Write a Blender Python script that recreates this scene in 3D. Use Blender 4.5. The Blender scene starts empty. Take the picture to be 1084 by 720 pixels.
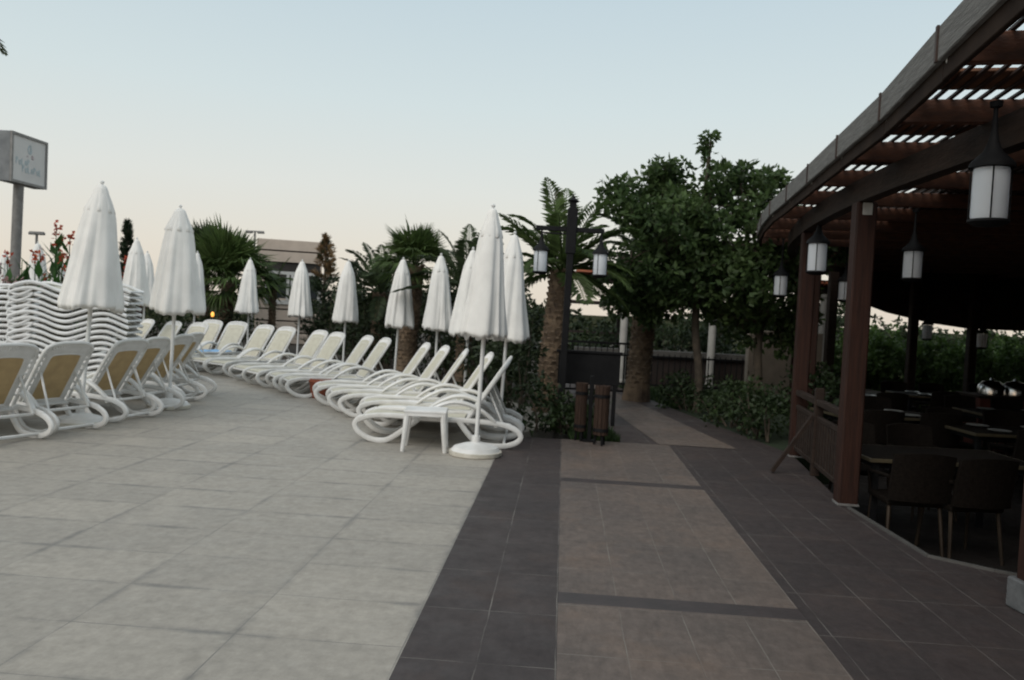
import bpy, math, random
from mathutils import Vector, Matrix, Euler
random.seed(7)
R = random.random
def U(a, b): return a + (b - a) * random.random()
rad = math.radians
sc = bpy.context.scene
COL = sc.collection

# ------------------------------------------------------------------ camera
FPX, HY0, EYE = 850.0, 329.0, 1.5
cam = bpy.data.cameras.new("camera")
cam.sensor_width = 36.0
cam.lens = 36.0 * FPX / 1084.0
cam.clip_start, cam.clip_end = 0.05, 5000
co = bpy.data.objects.new("camera", cam); COL.objects.link(co)
PITCH, ROLL = math.atan((360 - HY0) / FPX), math.atan(0.05)
CM = Matrix.Rotation(math.pi / 2 - PITCH, 3, 'X') @ Matrix.Rotation(ROLL, 3, 'Z')
co.matrix_world = Matrix.Translation((0, 0, EYE)) @ CM.to_4x4()
sc.camera = co
cam.dof.use_dof = True
cam.dof.focus_distance = 1.1
cam.dof.aperture_fstop = 11.0
cam.dof.aperture_blades = 0
def ray(px, py): return CM @ Vector(((px - 542) / FPX, -(py - 360) / FPX, -1.0))
def G(px, py, z=0.0):
    r = ray(px, py); t = (z - EYE) / r.z
    return Vector((0, 0, EYE)) + r * t
def D(px, py, d):
    r = ray(px, py); return Vector((0, 0, EYE)) + r * (d / r.y)

# ------------------------------------------------------------------ materials
def nt(name):
    m = bpy.data.materials.new(name); m.use_nodes = True
    n = m.node_tree
    return m, n, n.nodes["Principled BSDF"]
def inp(b, **k):
    for a, v in k.items(): b.inputs[a.replace('_', ' ')].default_value = v
def rgba(c): return (c[0], c[1], c[2], 1)
def noise(n, scale, detail=4, rough=.55, coord='Object', vec=None, stretch=None):
    tc = n.nodes.new("ShaderNodeTexCoord")
    t = n.nodes.new("ShaderNodeTexNoise"); t.inputs['Scale'].default_value = scale
    t.inputs['Detail'].default_value = detail; t.inputs['Roughness'].default_value = rough
    src = tc.outputs[coord]
    if stretch:
        mp = n.nodes.new("ShaderNodeMapping"); mp.inputs['Scale'].default_value = stretch
        n.links.new(src, mp.inputs[0]); src = mp.outputs[0]
    n.links.new(src, t.inputs['Vector'])
    return t
def ramp(n, src, stops):
    r = n.nodes.new("ShaderNodeValToRGB")
    while len(r.color_ramp.elements) < len(stops): r.color_ramp.elements.new(.5)
    for e, (p, c) in zip(r.color_ramp.elements, stops): e.position = p; e.color = rgba(c)
    n.links.new(src, r.inputs[0]); return r
def mix(n, f, a, b, mode='MIX'):
    m = n.nodes.new("ShaderNodeMix"); m.data_type = 'RGBA'; m.blend_type = mode
    for k, v in (('Factor', f), ('A', a), ('B', b)):
        s = [i for i in m.inputs if i.name == k and (i.type == ('VALUE' if k == 'Factor' else 'RGBA'))][0]
        if hasattr(v, 'links') or hasattr(v, 'node'): n.links.new(v, s)
        else: s.default_value = v if k == 'Factor' else rgba(v)
    return [o for o in m.outputs if o.type == 'RGBA'][0]
def mat(name, c1, c2=None, scale=6, rough=.6, bump=0, bscale=None, stretch=None, metal=0, spec=.5, detail=4, lo=.35, hi=.65):
    m, n, b = nt(name)
    c2 = c2 or tuple(x * .8 for x in c1)
    t = noise(n, scale, detail, stretch=stretch)
    r = ramp(n, t.outputs[0], [(lo, c1), (hi, c2)])
    n.links.new(r.outputs[0], b.inputs['Base Color'])
    inp(b, Roughness=rough, Metallic=metal); b.inputs['Specular IOR Level'].default_value = spec
    if bump:
        t2 = noise(n, bscale or scale * 4, 6, stretch=stretch)
        bp = n.nodes.new("ShaderNodeBump"); bp.inputs['Strength'].default_value = bump; bp.inputs['Distance'].default_value = .02
        n.links.new(t2.outputs[0], bp.inputs['Height']); n.links.new(bp.outputs[0], b.inputs['Normal'])
    return m
def leafmat(name, c1, c2, trans=.25, scale=2.2):
    m, n, b = nt(name)
    t = noise(n, scale, 5)
    r = ramp(n, t.outputs[0], [(.3, c1), (.7, c2)])
    g = n.nodes.new("ShaderNodeNewGeometry")
    isl = n.nodes.new("ShaderNodeMapRange"); isl.inputs[3].default_value = .6; isl.inputs[4].default_value = 1.4
    n.links.new(g.outputs['Random Per Island'], isl.inputs[0])
    cm = n.nodes.new("ShaderNodeVectorMath"); cm.operation = 'SCALE'
    n.links.new(r.outputs[0], cm.inputs[0]); n.links.new(isl.outputs[0], cm.inputs['Scale'])
    n.links.new(cm.outputs[0], b.inputs['Base Color'])
    inp(b, Roughness=.55); b.inputs['Specular IOR Level'].default_value = .3
    tr = n.nodes.new("ShaderNodeBsdfTranslucent"); n.links.new(cm.outputs[0], tr.inputs[0])
    ms = n.nodes.new("ShaderNodeMixShader"); ms.inputs[0].default_value = trans
    out = n.nodes["Material Output"]
    n.links.new(b.outputs[0], ms.inputs[1]); n.links.new(tr.outputs[0], ms.inputs[2]); n.links.new(ms.outputs[0], out.inputs[0])
    return m
def tiles(name, c1, c2, mortar, w, h, gap, stain, stain_f=.5, rough=.6, ox=0, oy=0, bump=.25, squash=1.0, offset=0.0, dirtjoint=None, spec=.35, jlo=.25, patch=None, fib=None):
    m, n, b = nt(name)
    tc = n.nodes.new("ShaderNodeTexCoord")
    mp = n.nodes.new("ShaderNodeMapping"); mp.inputs['Location'].default_value = (ox, oy, 0)
    n.links.new(tc.outputs['Object'], mp.inputs[0])
    # slight wobble of the joints
    wn = n.nodes.new("ShaderNodeTexNoise"); wn.inputs['Scale'].default_value = 3
    n.links.new(mp.outputs[0], wn.inputs['Vector'])
    wv = n.nodes.new("ShaderNodeVectorMath"); wv.operation = 'MULTIPLY_ADD'
    wv.inputs[1].default_value = (.012, .012, 0)
    n.links.new(wn.outputs['Color'], wv.inputs[0]); n.links.new(mp.outputs[0], wv.inputs[2])
    def brick(g, smooth):
        k = n.nodes.new("ShaderNodeTexBrick")
        k.offset = offset; k.offset_frequency = 2; k.squash = 1; k.squash_frequency = 2
        k.inputs['Scale'].default_value = 1; k.inputs['Mortar Size'].default_value = g
        k.inputs['Mortar Smooth'].default_value = smooth; k.inputs['Bias'].default_value = 0
        k.inputs['Brick Width'].default_value = w; k.inputs['Row Height'].default_value = h
        n.links.new(wv.outputs[0], k.inputs['Vector']); return k
    k = brick(gap, .6)
    k.inputs['Color1'].default_value = rgba(c1); k.inputs['Color2'].default_value = rgba(c2); k.inputs['Mortar'].default_value = rgba(c1)
    big = noise(n, 1.1, 5, .6); fine = noise(n, 14, 6, .7); mid = noise(n, 4.5, 5, .65)
    col = mix(n, ramp(n, big.outputs[0], [(.42, (0, 0, 0)), (.68, (stain_f,) * 3)]).outputs[0], k.outputs['Color'], stain)
    col = mix(n, ramp(n, mid.outputs[0], [(.45, (0, 0, 0)), (.72, (stain_f * .8,) * 3)]).outputs[0], col, stain)
    fr = ramp(n, fine.outputs[0], [(.3, (.82, .82, .82)), (.7, (1.14, 1.14, 1.14))])
    col = mix(n, 1.0, col, fr.outputs[0], 'MULTIPLY')
    if patch:
        pn = noise(n, 1.6, 6, .7)
        col = mix(n, ramp(n, pn.outputs[0], [(.52, (0, 0, 0)), (.74, (.6, .6, .6))]).outputs[0], col, patch)
    if fib:
        fn_ = noise(n, 11, 6, .75, stretch=(2.2, .7, 1))
        col = mix(n, 1.0, col, ramp(n, fn_.outputs[0], [(.3, (1 - fib,) * 3), (.7, (1 + fib,) * 3)]).outputs[0], 'MULTIPLY')
    if dirtjoint:
        kd = brick(gap * 9, 1.0)
        dn = noise(n, 2.1, 6, .68)
        mm = n.nodes.new("ShaderNodeMath"); mm.operation = 'MULTIPLY'
        dr = ramp(n, dn.outputs[0], [(.45, (.0, .0, .0)), (.66, (.75, .75, .75))])
        n.links.new(kd.outputs['Fac'], mm.inputs[0]); n.links.new(dr.outputs[0], mm.inputs[1])
        col = mix(n, mm.outputs[0], col, dirtjoint)
    jn = noise(n, 2.3, 3, .6)
    jm = n.nodes.new("ShaderNodeMath"); jm.operation = 'MULTIPLY'
    jr = ramp(n, jn.outputs[0], [(.38, (jlo, jlo, jlo)), (.66, (1, 1, 1))])
    n.links.new(k.outputs['Fac'], jm.inputs[0]); n.links.new(jr.outputs[0], jm.inputs[1])
    col = mix(n, jm.outputs[0], col, mortar)
    n.links.new(col, b.inputs['Base Color'])
    inp(b, Roughness=rough); b.inputs['Specular IOR Level'].default_value = spec
    rr = ramp(n, mid.outputs[0], [(.3, (rough - .12,) * 3), (.7, (rough + .12,) * 3)])
    n.links.new(rr.outputs[0], b.inputs['Roughness'])
    hm = n.nodes.new("ShaderNodeMath"); hm.operation = 'SUBTRACT'
    n.links.new(fine.outputs[0], hm.inputs[0]); n.links.new(k.outputs['Fac'], hm.inputs[1])
    bp = n.nodes.new("ShaderNodeBump"); bp.inputs['Strength'].default_value = bump; bp.inputs['Distance'].default_value = .004
    n.links.new(hm.outputs[0], bp.inputs['Height']); n.links.new(bp.outputs[0], b.inputs['Normal'])
    return m

M = {}
M['white'] = mat('white_resin', (.79, .785, .775), (.60, .59, .565), 3.2, .45, spec=.4, bump=.05)
M['white_old'] = mat('weathered_white_resin', (.82, .825, .83), (.68, .685, .69), 4, .5, bump=.05)
M['canvas'] = mat('white_canvas', (.86, .845, .82), (.77, .755, .73), 3.5, .85, bump=.12, bscale=30, spec=.1)
M['canvas_vent'] = mat('white_canvas_vent', (.86, .845, .82), (.77, .755, .73), 4, .85, bump=.12, bscale=30, spec=.1)
M['sling'] = mat('cream_sling', (.60, .575, .48), (.53, .50, .41), 9, .75, bump=.2, bscale=160, spec=.15)
M['sling_back'] = mat('tan_sling', (.56, .41, .22), (.46, .335, .18), 7, .75, bump=.2, bscale=160, spec=.15)
M['concrete'] = mat('cream_concrete', (.60, .57, .50), (.48, .45, .38), 9, .8, bump=.2)
M['polew'] = mat('white_pole', (.76, .76, .755), (.68, .68, .67), 4, .35)
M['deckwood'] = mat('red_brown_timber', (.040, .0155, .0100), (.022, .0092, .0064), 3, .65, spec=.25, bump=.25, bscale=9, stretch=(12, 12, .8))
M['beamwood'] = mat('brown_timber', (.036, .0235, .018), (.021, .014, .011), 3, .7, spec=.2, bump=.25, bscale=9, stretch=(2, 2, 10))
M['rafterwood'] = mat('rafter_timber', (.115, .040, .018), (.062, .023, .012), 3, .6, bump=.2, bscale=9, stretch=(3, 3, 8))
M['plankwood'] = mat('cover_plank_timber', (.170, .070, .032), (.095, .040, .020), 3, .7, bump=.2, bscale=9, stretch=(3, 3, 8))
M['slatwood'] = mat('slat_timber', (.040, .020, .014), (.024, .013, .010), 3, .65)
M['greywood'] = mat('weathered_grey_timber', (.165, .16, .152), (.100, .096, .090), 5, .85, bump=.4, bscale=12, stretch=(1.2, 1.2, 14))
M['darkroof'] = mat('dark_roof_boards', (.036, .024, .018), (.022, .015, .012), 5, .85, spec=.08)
M['black'] = mat('black_metal', (.010, .010, .011), (.006, .006, .007), 8, .7, spec=.2)
M['grey'] = mat('grey_metal', (.20, .195, .19), (.14, .135, .13), 8, .5)
M['signgrey'] = mat('sign_side_metal', (.20, .21, .22), (.13, .14, .15), 4, .5)
M['signframe'] = mat('sign_frame', (.24, .235, .23), (.18, .175, .17), 6, .5)
M['signface'] = mat('sign_face', (.66, .65, .64), (.60, .59, .585), 2, .5)
M['signblue'] = mat('sign_blue', (.47, .56, .60), (.50, .575, .605), 9, .6)
M['signpink'] = mat('sign_pink', (.56, .47, .49), (.54, .47, .49), 9, .6)
M['binwood'] = mat('bin_slats', (.060, .036, .026), (.032, .020, .015), 5, .75, spec=.2, bump=.3, stretch=(20, 20, 2))
M['wicker'] = mat('dark_wicker', (.013, .010, .008), (.008, .006, .005), 40, .75, spec=.08, bump=.3, bscale=90)
M['edgeglint'] = mat('table_edge_glint', (.10, .083, .052), (.07, .058, .038), 6, .35)  # pale tone stands for light caught by the table edges
M['chairleg'] = mat('chair_leg_metal', (.05, .034, .022), (.034, .023, .015), 6, .5, metal=.3)
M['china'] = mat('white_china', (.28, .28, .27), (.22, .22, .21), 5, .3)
M['steel'] = mat('polished_steel', (.7, .7, .7), (.6, .6, .6), 5, .2, metal=1)
M['redcounter'] = mat('red_counter', (.16, .045, .03), (.10, .03, .022), 5, .5)
M['bark'] = mat('palm_bark', (.20, .14, .09), (.05, .034, .024), 3, .9, bump=.6, bscale=14)
M['bark2'] = mat('tree_bark', (.09, .07, .05), (.05, .04, .03), 8, .9, bump=.5)
M['boot'] = mat('cut_frond_base', (.21, .155, .105), (.095, .066, .044), 12, .9)
M['soil'] = mat('soil', (.055, .042, .03), (.03, .024, .018), 3, .95, bump=.5)
M['ground'] = mat('dry_ground', (.05, .05, .03), (.03, .034, .018), .3, .95, bump=.3, spec=0.0)
M['lawn'] = mat('lawn_soil', (.02, .035, .012), (.012, .022, .008), 5, .95, bump=.4)
M['grassblade'] = leafmat('grass_blades', (.022, .045, .014), (.04, .07, .022))
M['leaf'] = leafmat('broad_leaf', (.028, .055, .020), (.088, .135, .044), .38)
M['hedge'] = leafmat('hedge_leaf', (.014, .026, .010), (.034, .055, .018), .2)
M['hedge_far'] = leafmat('far_hedge_leaf', (.05, .095, .022), (.09, .15, .04), .35)
M['shrub'] = leafmat('dark_shrub_leaf', (.018, .029, .013), (.038, .055, .022), .2)
M['palm'] = leafmat('palm_leaf', (.028, .046, .020), (.058, .082, .034), .22)
M['palm_b'] = leafmat('bright_palm_leaf', (.04, .075, .02), (.09, .13, .04), .3)
M['conifer'] = leafmat('conifer_leaf', (.020, .036, .019), (.042, .066, .034), .2)
M['dryleaf'] = leafmat('dry_leaf', (.25, .16, .075), (.16, .10, .055), .2)
M['canna'] = leafmat('canna_leaf', (.03, .085, .022), (.06, .14, .035), .3)
M['bronze'] = leafmat('bronze_leaf', (.09, .04, .025), (.05, .025, .018), .2)
M['flower'] = leafmat('orange_red_petal', (.42, .085, .035), (.36, .06, .04), .25)
M['flower2'] = leafmat('pale_petal', (.55, .42, .42), (.5, .30, .28), .25)
M['siding'] = mat('brown_siding', (.56, .47, .40), (.48, .40, .34), 2, .8)
M['sidinggap'] = mat('siding_shadow_gap', (.03, .024, .022), (.02, .018, .016), 4, .8)
M['winframe'] = mat('white_window_frame', (.55, .55, .54), (.48, .48, .47), 3, .6)
M['pane'] = mat('window_pane', (.03, .035, .04), (.02, .025, .03), 2, .12, spec=.7)
M['plaster'] = mat('pale_plaster', (.46, .45, .42), (.38, .37, .35), 4, .8)
M['beigewall'] = mat('beige_wall', (.28, .235, .19), (.22, .185, .15), 4, .8)
M['brownwall'] = mat('brown_wall', (.026, .016, .013), (.018, .012, .010), 3, .8)
M['orange_tile'] = mat('orange_roof_tile', (.34, .10, .04), (.24, .07, .035), 6, .7)
M['terracotta'] = mat('terracotta', (.36, .10, .05), (.27, .075, .04), 7, .7)
M['towel'] = mat('blue_towel', (.24, .45, .72), (.30, .52, .78), 8, .9, bump=.4, bscale=60)
M['towerpale'] = mat('pale_tower', (.40, .37, .36), (.34, .31, .31), 3, .8)
M['stone'] = mat('grey_stone_plinth', (.125, .127, .13), (.08, .082, .085), 8, .8, bump=.3)
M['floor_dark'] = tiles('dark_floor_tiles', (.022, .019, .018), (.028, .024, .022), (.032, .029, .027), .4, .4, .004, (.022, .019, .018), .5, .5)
# paving (object space = paving axes)
M['cream'] = tiles('cream_slabs', (.375, .343, .298), (.315, .291, .257), (.175, .168, .158), .76, .51, .0048, (.285, .266, .236), .42, .62, ox=.625, oy=.12, dirtjoint=(.135, .132, .128), offset=0, jlo=.30, patch=(.42, .385, .335), fib=.07)
M['dark'] = tiles('dark_brown_tiles', (.047, .0365, .0355), (.060, .046, .044), (.17, .155, .14), .335, .60, .0042, (.038, .031, .031), .6, .6, ox=.625, oy=.25, offset=0, jlo=.10, patch=(.080, .055, .046), fib=.16)
M['light'] = tiles('light_brown_tiles', (.128, .101, .088), (.158, .121, .101), (.22, .20, .175), .3163, .60, .0036, (.094, .079, .072), .7, .56, ox=-.045, oy=.1, offset=0, jlo=.10, patch=(.180, .122, .088), fib=.22)
M['band'] = mat('dark_band_tile', (.054, .040, .039), (.040, .031, .030), 6, .5, bump=.1)
M['edging'] = mat('pale_edging', (.095, .09, .085), (.068, .065, .06), 6, .7)
def glassmat():
    m, n, b = nt('frosted_lamp_glass')
    inp(b, Base_Color=(.83, .86, .90, 1), Roughness=.35)
    tr = n.nodes.new("ShaderNodeBsdfTranslucent"); tr.inputs[0].default_value = (.86, .88, .92, 1)
    ms = n.nodes.new("ShaderNodeMixShader"); ms.inputs[0].default_value = .35
    n.links.new(b.outputs[0], ms.inputs[1]); n.links.new(tr.outputs[0], ms.inputs[2])
    n.links.new(ms.outputs[0], n.nodes["Material Output"].inputs[0])
    return m
M['glass'] = glassmat()
def emat(name, c, s):
    m, n, b = nt(name); inp(b, Base_Color=rgba(c), Emission_Color=rgba(c), Emission_Strength=s); return m
M['glow'] = emat('amber_bulb', (1, .42, .08), 1.6)

# ------------------------------------------------------------------ mesh builder
class MB:
    def __init__(s): s.v, s.f, s.mi, s.cur = [], [], [], 0
    def m(s, i): s.cur = i; return s
    def add(s, vs, fs):
        o = len(s.v); s.v += [tuple(v) for v in vs]
        s.f += [tuple(i + o for i in f) for f in fs]; s.mi += [s.cur] * len(fs)
    def box(s, c, d, rot=None, bev=0.0):
        x, y, z = d[0] / 2, d[1] / 2, d[2] / 2
        if bev > 0:
            b = min(bev, x * .45, y * .45, z * .45)
            vs = []
            for sx in (-1, 1):
                for sy in (-1, 1):
                    for sz in (-1, 1):
                        vs += [Vector((sx * x, sy * (y - b), sz * (z - b))), Vector((sx * (x - b), sy * y, sz * (z - b))), Vector((sx * (x - b), sy * (y - b), sz * z))]
            def I(sx, sy, sz, k): return (((sx + 1) // 2) * 4 + ((sy + 1) // 2) * 2 + (sz + 1) // 2) * 3 + k
            fs = []
            for a in (-1, 1):
                fs.append([I(a, -1, -1, 0), I(a, 1, -1, 0), I(a, 1, 1, 0), I(a, -1, 1, 0)])
                fs.append([I(-1, a, -1, 1), I(1, a, -1, 1), I(1, a, 1, 1), I(-1, a, 1, 1)])
                fs.append([I(-1, -1, a, 2), I(1, -1, a, 2), I(1, 1, a, 2), I(-1, 1, a, 2)])
                for e in (-1, 1):
                    fs.append([I(-1, a, e, 1), I(1, a, e, 1), I(1, a, e, 2), I(-1, a, e, 2)])
                    fs.append([I(a, -1, e, 0), I(a, 1, e, 0), I(a, 1, e, 2), I(a, -1, e, 2)])
                    fs.append([I(a, e, -1, 0), I(a, e, 1, 0), I(a, e, 1, 1), I(a, e, -1, 1)])
                    for g in (-1, 1): fs.append([I(a, e, g, 0), I(a, e, g, 1), I(a, e, g, 2)])
        else:
            vs = [Vector((sx * x, sy * y, sz * z)) for sx in (-1, 1) for sy in (-1, 1) for sz in (-1, 1)]
            fs = [(0, 1, 3, 2), (4, 6, 7, 5), (0, 4, 5, 1), (2, 3, 7, 6), (0, 2, 6, 4), (1, 5, 7, 3)]
        if rot is not None: vs = [rot @ v for v in vs]
        c = Vector(c); s.add([v + c for v in vs], fs); return s
    def bar(s, a, b, w, h, up=(0, 0, 1), bev=0.0):
        a, b = Vector(a), Vector(b); x = (b - a); L = x.length; x.normalize()
        u = Vector(up); y = u.cross(x)
        if y.length < 1e-4: y = Vector((0, 1, 0)).cross(x)
        y.normalize(); z = x.cross(y)
        s.box((a + b) / 2, (L, w, h), Matrix((x, y, z)).transposed(), bev); return s
    def tube(s, pts, r, seg=8, closed=False, sy=1.0, up=None, cap=True):
        pts = [Vector(p) for p in pts]; n = len(pts)
        rs = r if isinstance(r, (list, tuple)) else [r] * n
        ref = Vector(up) if up else None
        vs = []; prev = None
        for i, p in enumerate(pts):
            if closed: t = pts[(i + 1) % n] - pts[i - 1]
            else: t = pts[min(i + 1, n - 1)] - pts[max(i - 1, 0)]
            if t.length < 1e-9: t = Vector((0, 0, 1))
            t.normalize()
            if ref is not None: a = ref - t * ref.dot(t)
            elif prev is None:
                a = Vector((0, 0, 1)) if abs(t.z) < .9 else Vector((1, 0, 0)); a = a - t * a.dot(t)
            else: a = prev - t * prev.dot(t)
            if a.length < 1e-6: a = t.orthogonal()
            a.normalize(); prev = a; b = t.cross(a)
            for k in range(seg):
                th = 2 * math.pi * k / seg
                vs.append(p + a * math.cos(th) * rs[i] + b * math.sin(th) * rs[i] * sy)
        fs = []
        for i in range(n if closed else n - 1):
            j = (i + 1) % n
            for k in range(seg):
                k2 = (k + 1) % seg; fs.append((i * seg + k, i * seg + k2, j * seg + k2, j * seg + k))
        if not closed and cap:
            fs.append(tuple(reversed(range(seg)))); fs.append(tuple((n - 1) * seg + k for k in range(seg)))
        s.add(vs, fs); return s
    def lathe(s, prof, seg=20, c=(0, 0, 0), mod=None):
        vs = []; fs = []; c = Vector(c)
        for i, (r, z) in enumerate(prof):
            for k in range(seg):
                th = 2 * math.pi * k / seg
                rr, zz = (r, z) if mod is None else mod(r, z, th, i)
                vs.append(c + Vector((rr * math.cos(th), rr * math.sin(th), zz)))
        for i in range(len(prof) - 1):
            for k in range(seg):
                k2 = (k + 1) % seg; fs.append((i * seg + k, i * seg + k2, (i + 1) * seg + k2, (i + 1) * seg + k))
        if prof[0][0] > .001: fs.append(tuple(reversed(range(seg))))
        if prof[-1][0] > .001: fs.append(tuple((len(prof) - 1) * seg + k for k in range(seg)))
        s.add(vs, fs); return s
    def poly(s, pts, z0, z1):
        n = len(pts)
        vs = [(p[0], p[1], z0) for p in pts] + [(p[0], p[1], z1) for p in pts]
        fs = [tuple(reversed(range(n))), tuple(range(n, 2 * n))] + [(i, (i + 1) % n, (i + 1) % n + n, i + n) for i in range(n)]
        s.add(vs, fs); return s
    def sheet(s, pts, z): s.add([(p[0], p[1], z) for p in pts], [tuple(range(len(pts)))]); return s
    def leaf(s, p, d, w, L, up):
        # folded rhombic leaf: base p, direction d
        d = d.normalized(); x = d.cross(up)
        if x.length < 1e-4: x = d.orthogonal()
        x.normalize(); nrm = x.cross(d)
        s.add([p, p + d * L * .45 + x * w * .5 - nrm * w * .12, p + d * L, p + d * L * .45 - x * w * .5 - nrm * w * .12], [(0, 1, 2), (0, 2, 3)])
    def build(s, name, mats, parent=None, smooth=False, mat4=None):
        me = bpy.data.meshes.new(name); me.from_pydata(s.v, [], s.f)
        if not isinstance(mats, (list, tuple)): mats = [mats]
        for k in mats: me.materials.append(M[k] if isinstance(k, str) else k)
        me.polygons.foreach_set('material_index', s.mi)
        if smooth: me.polygons.foreach_set('use_smooth', [True] * len(s.f))
        me.update()
        o = bpy.data.objects.new(name, me); COL.objects.link(o)
        if parent: o.parent = parent
        if mat4 is not None: o.matrix_local = mat4
        return o
def autosmooth(o, ang=40):
    me = o.data; me.polygons.foreach_set('use_smooth', [True] * len(me.polygons))
    try: me.set_sharp_from_angle(angle=rad(ang))
    except Exception: pass
    return o
def spline(pts, n=8, closed=False):
    P = [Vector(p) for p in pts]; out = []; N = len(P)
    for i in range(N if closed else N - 1):
        if closed: a, b, c, d = P[i - 1], P[i], P[(i + 1) % N], P[(i + 2) % N]
        else: a, b, c, d = P[max(i - 1, 0)], P[i], P[i + 1], P[min(i + 2, N - 1)]
        for k in range(n):
            t = k / n
            out.append(.5 * ((2 * b) + (c - a) * t + (2 * a - 5 * b + 4 * c - d) * t * t + (3 * b - 3 * c + d - a) * t ** 3))
    if not closed: out.append(P[-1])
    return out
def tag(o, label, cat, group=None, kind=None):
    if label: o['label'] = label
    if cat: o['category'] = cat
    if group: o['group'] = group
    if kind: o['kind'] = kind
    return o
def empty(name, loc=(0, 0, 0), rz=0.0):
    o = bpy.data.objects.new(name, None); COL.objects.link(o); o.empty_display_size = .2
    o.location = loc; o.rotation_euler = (0, 0, rz); return o
KIDS = {}
def kids(o):
    return [c for c in COL.objects if c.parent == o]
def copy_tree(o, parent=None):
    c = o.copy(); COL.objects.link(c)
    if parent: c.parent = parent; c.matrix_parent_inverse = o.matrix_parent_inverse.copy()
    if o.name not in KIDS: KIDS[o.name] = kids(o)
    for ch in KIDS[o.name]: copy_tree(ch, c)
    return c
def structure(o): o['kind'] = 'structure'; return o

# ------------------------------------------------------------------ paving and ground
YAW = math.atan((596 - 542) / FPX)
PM = Matrix.Rotation(-YAW, 4, 'Z')
PMi = PM.inverted()
def uv(x, y):
    v = PMi @ Vector((x, y, 0)); return (v.x, v.y)
structure(MB().sheet([(-900, -300), (900, -300), (900, 2500), (-900, 2500)], -.5).build('ground', 'ground'))
CX, CY = -8.8, 8.6
# cream deck
arc = [(CX + 10.0 * math.cos(rad(a)), CY + 10.0 * math.sin(rad(a))) for a in range(14, 181, 4)]
end_v = 9.55
deck = [(-.625, -4), (-.625, end_v), uv(.55, 11.05)] 
deck = [(-.625, -4), (-.625, end_v)] + [uv(*p) for p in arc] + [uv(-26, CY), uv(-26, -4)]
structure(MB().poly(deck, -.5, 0).build('pool_deck', 'cream', mat4=PM))
# walkway base with a notch for the sunken restaurant floor
edge_w = [(3.6, -4), (3.6, 4.75), (3.13, 5.04), (2.84, 5.3), (2.86, 6.62), (3.25, 8.95), (3.3, 9.35)]
walk = [(-.625 + .0, -4)] + [uv(*p) for p in edge_w] + [(2.65, end_v), (-.625, end_v)]
structure(MB().poly(walk, -.5, -.0005).build('walkway', 'dark', mat4=PM))
lp = MB()
for v0, v1 in ((-4, -1.93), (-1.77, 1.10), (1.26, 4.12), (4.28, 7.14), (7.30, end_v)):
    lp.sheet([(.045, v0), (1.31, v0), (1.31, v1), (.045, v1)], .0035)
structure(lp.build('walkway_panels', 'light', mat4=PM))
bd = MB()
for v0, v1 in ((-1.93, -1.77), (1.10, 1.26), (4.12, 4.28), (7.14, 7.30)):
    bd.sheet([(.045, v0), (1.31, v0), (1.31, v1), (.045, v1)], .0035)
structure(bd.build('walkway_bands', 'band', mat4=PM))
# continuing path to the back
structure(MB().poly([(1.36, 9.46), (3.3, 9.36), (2.75, 13.3), (2.2, 17.6), (1.15, 17.6), (1.2, 13.0)], -.5, -.002).build('garden_path', 'dark'))
structure(MB().sheet([(1.80, 9.5), (2.72, 9.42), (2.32, 13.3), (1.9, 17.4), (1.4, 17.4), (1.62, 13.0)], .003).build('garden_path_panel', 'light'))
# garden beds
bed_l = [uv(x, y) for x, y in [(-2.0, 13.2), (.3, 9.9)]]
structure(MB().poly([(-.03, 9.56), (1.36, 9.465), (1.2, 13.0), (1.15, 17.6), (9, 17.7), (9, 45), (-28, 45), (-28, CY)] + [(CX + 10.003 * math.cos(rad(a)), CY + 10.003 * math.sin(rad(a))) for a in range(178, 5, -4)], -.5, -.012).build('garden_soil', 'soil'))
structure(MB().poly([(3.31, 9.37), (3.9, 9.6), (4.6, 12.5), (5.6, 16.0), (6.3, 17.68), (2.21, 17.6), (2.76, 13.3)], -.5, -.014).build('garden_bed', 'lawn'))
# sunken restaurant floor
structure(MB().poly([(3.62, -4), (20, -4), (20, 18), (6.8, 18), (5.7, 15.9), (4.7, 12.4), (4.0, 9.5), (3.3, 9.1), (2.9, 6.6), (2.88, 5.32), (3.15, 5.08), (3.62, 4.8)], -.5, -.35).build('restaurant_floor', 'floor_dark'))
eg = MB()
ep = [(3.6, 4.75), (3.13, 5.04), (2.84, 5.3), (2.86, 6.62)]
for a, b in zip(ep, ep[1:]):
    eg.bar((a[0], a[1], .008), (b[0], b[1], .008), .022, .018)
structure(eg.build('floor_edging', 'edging'))

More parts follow.
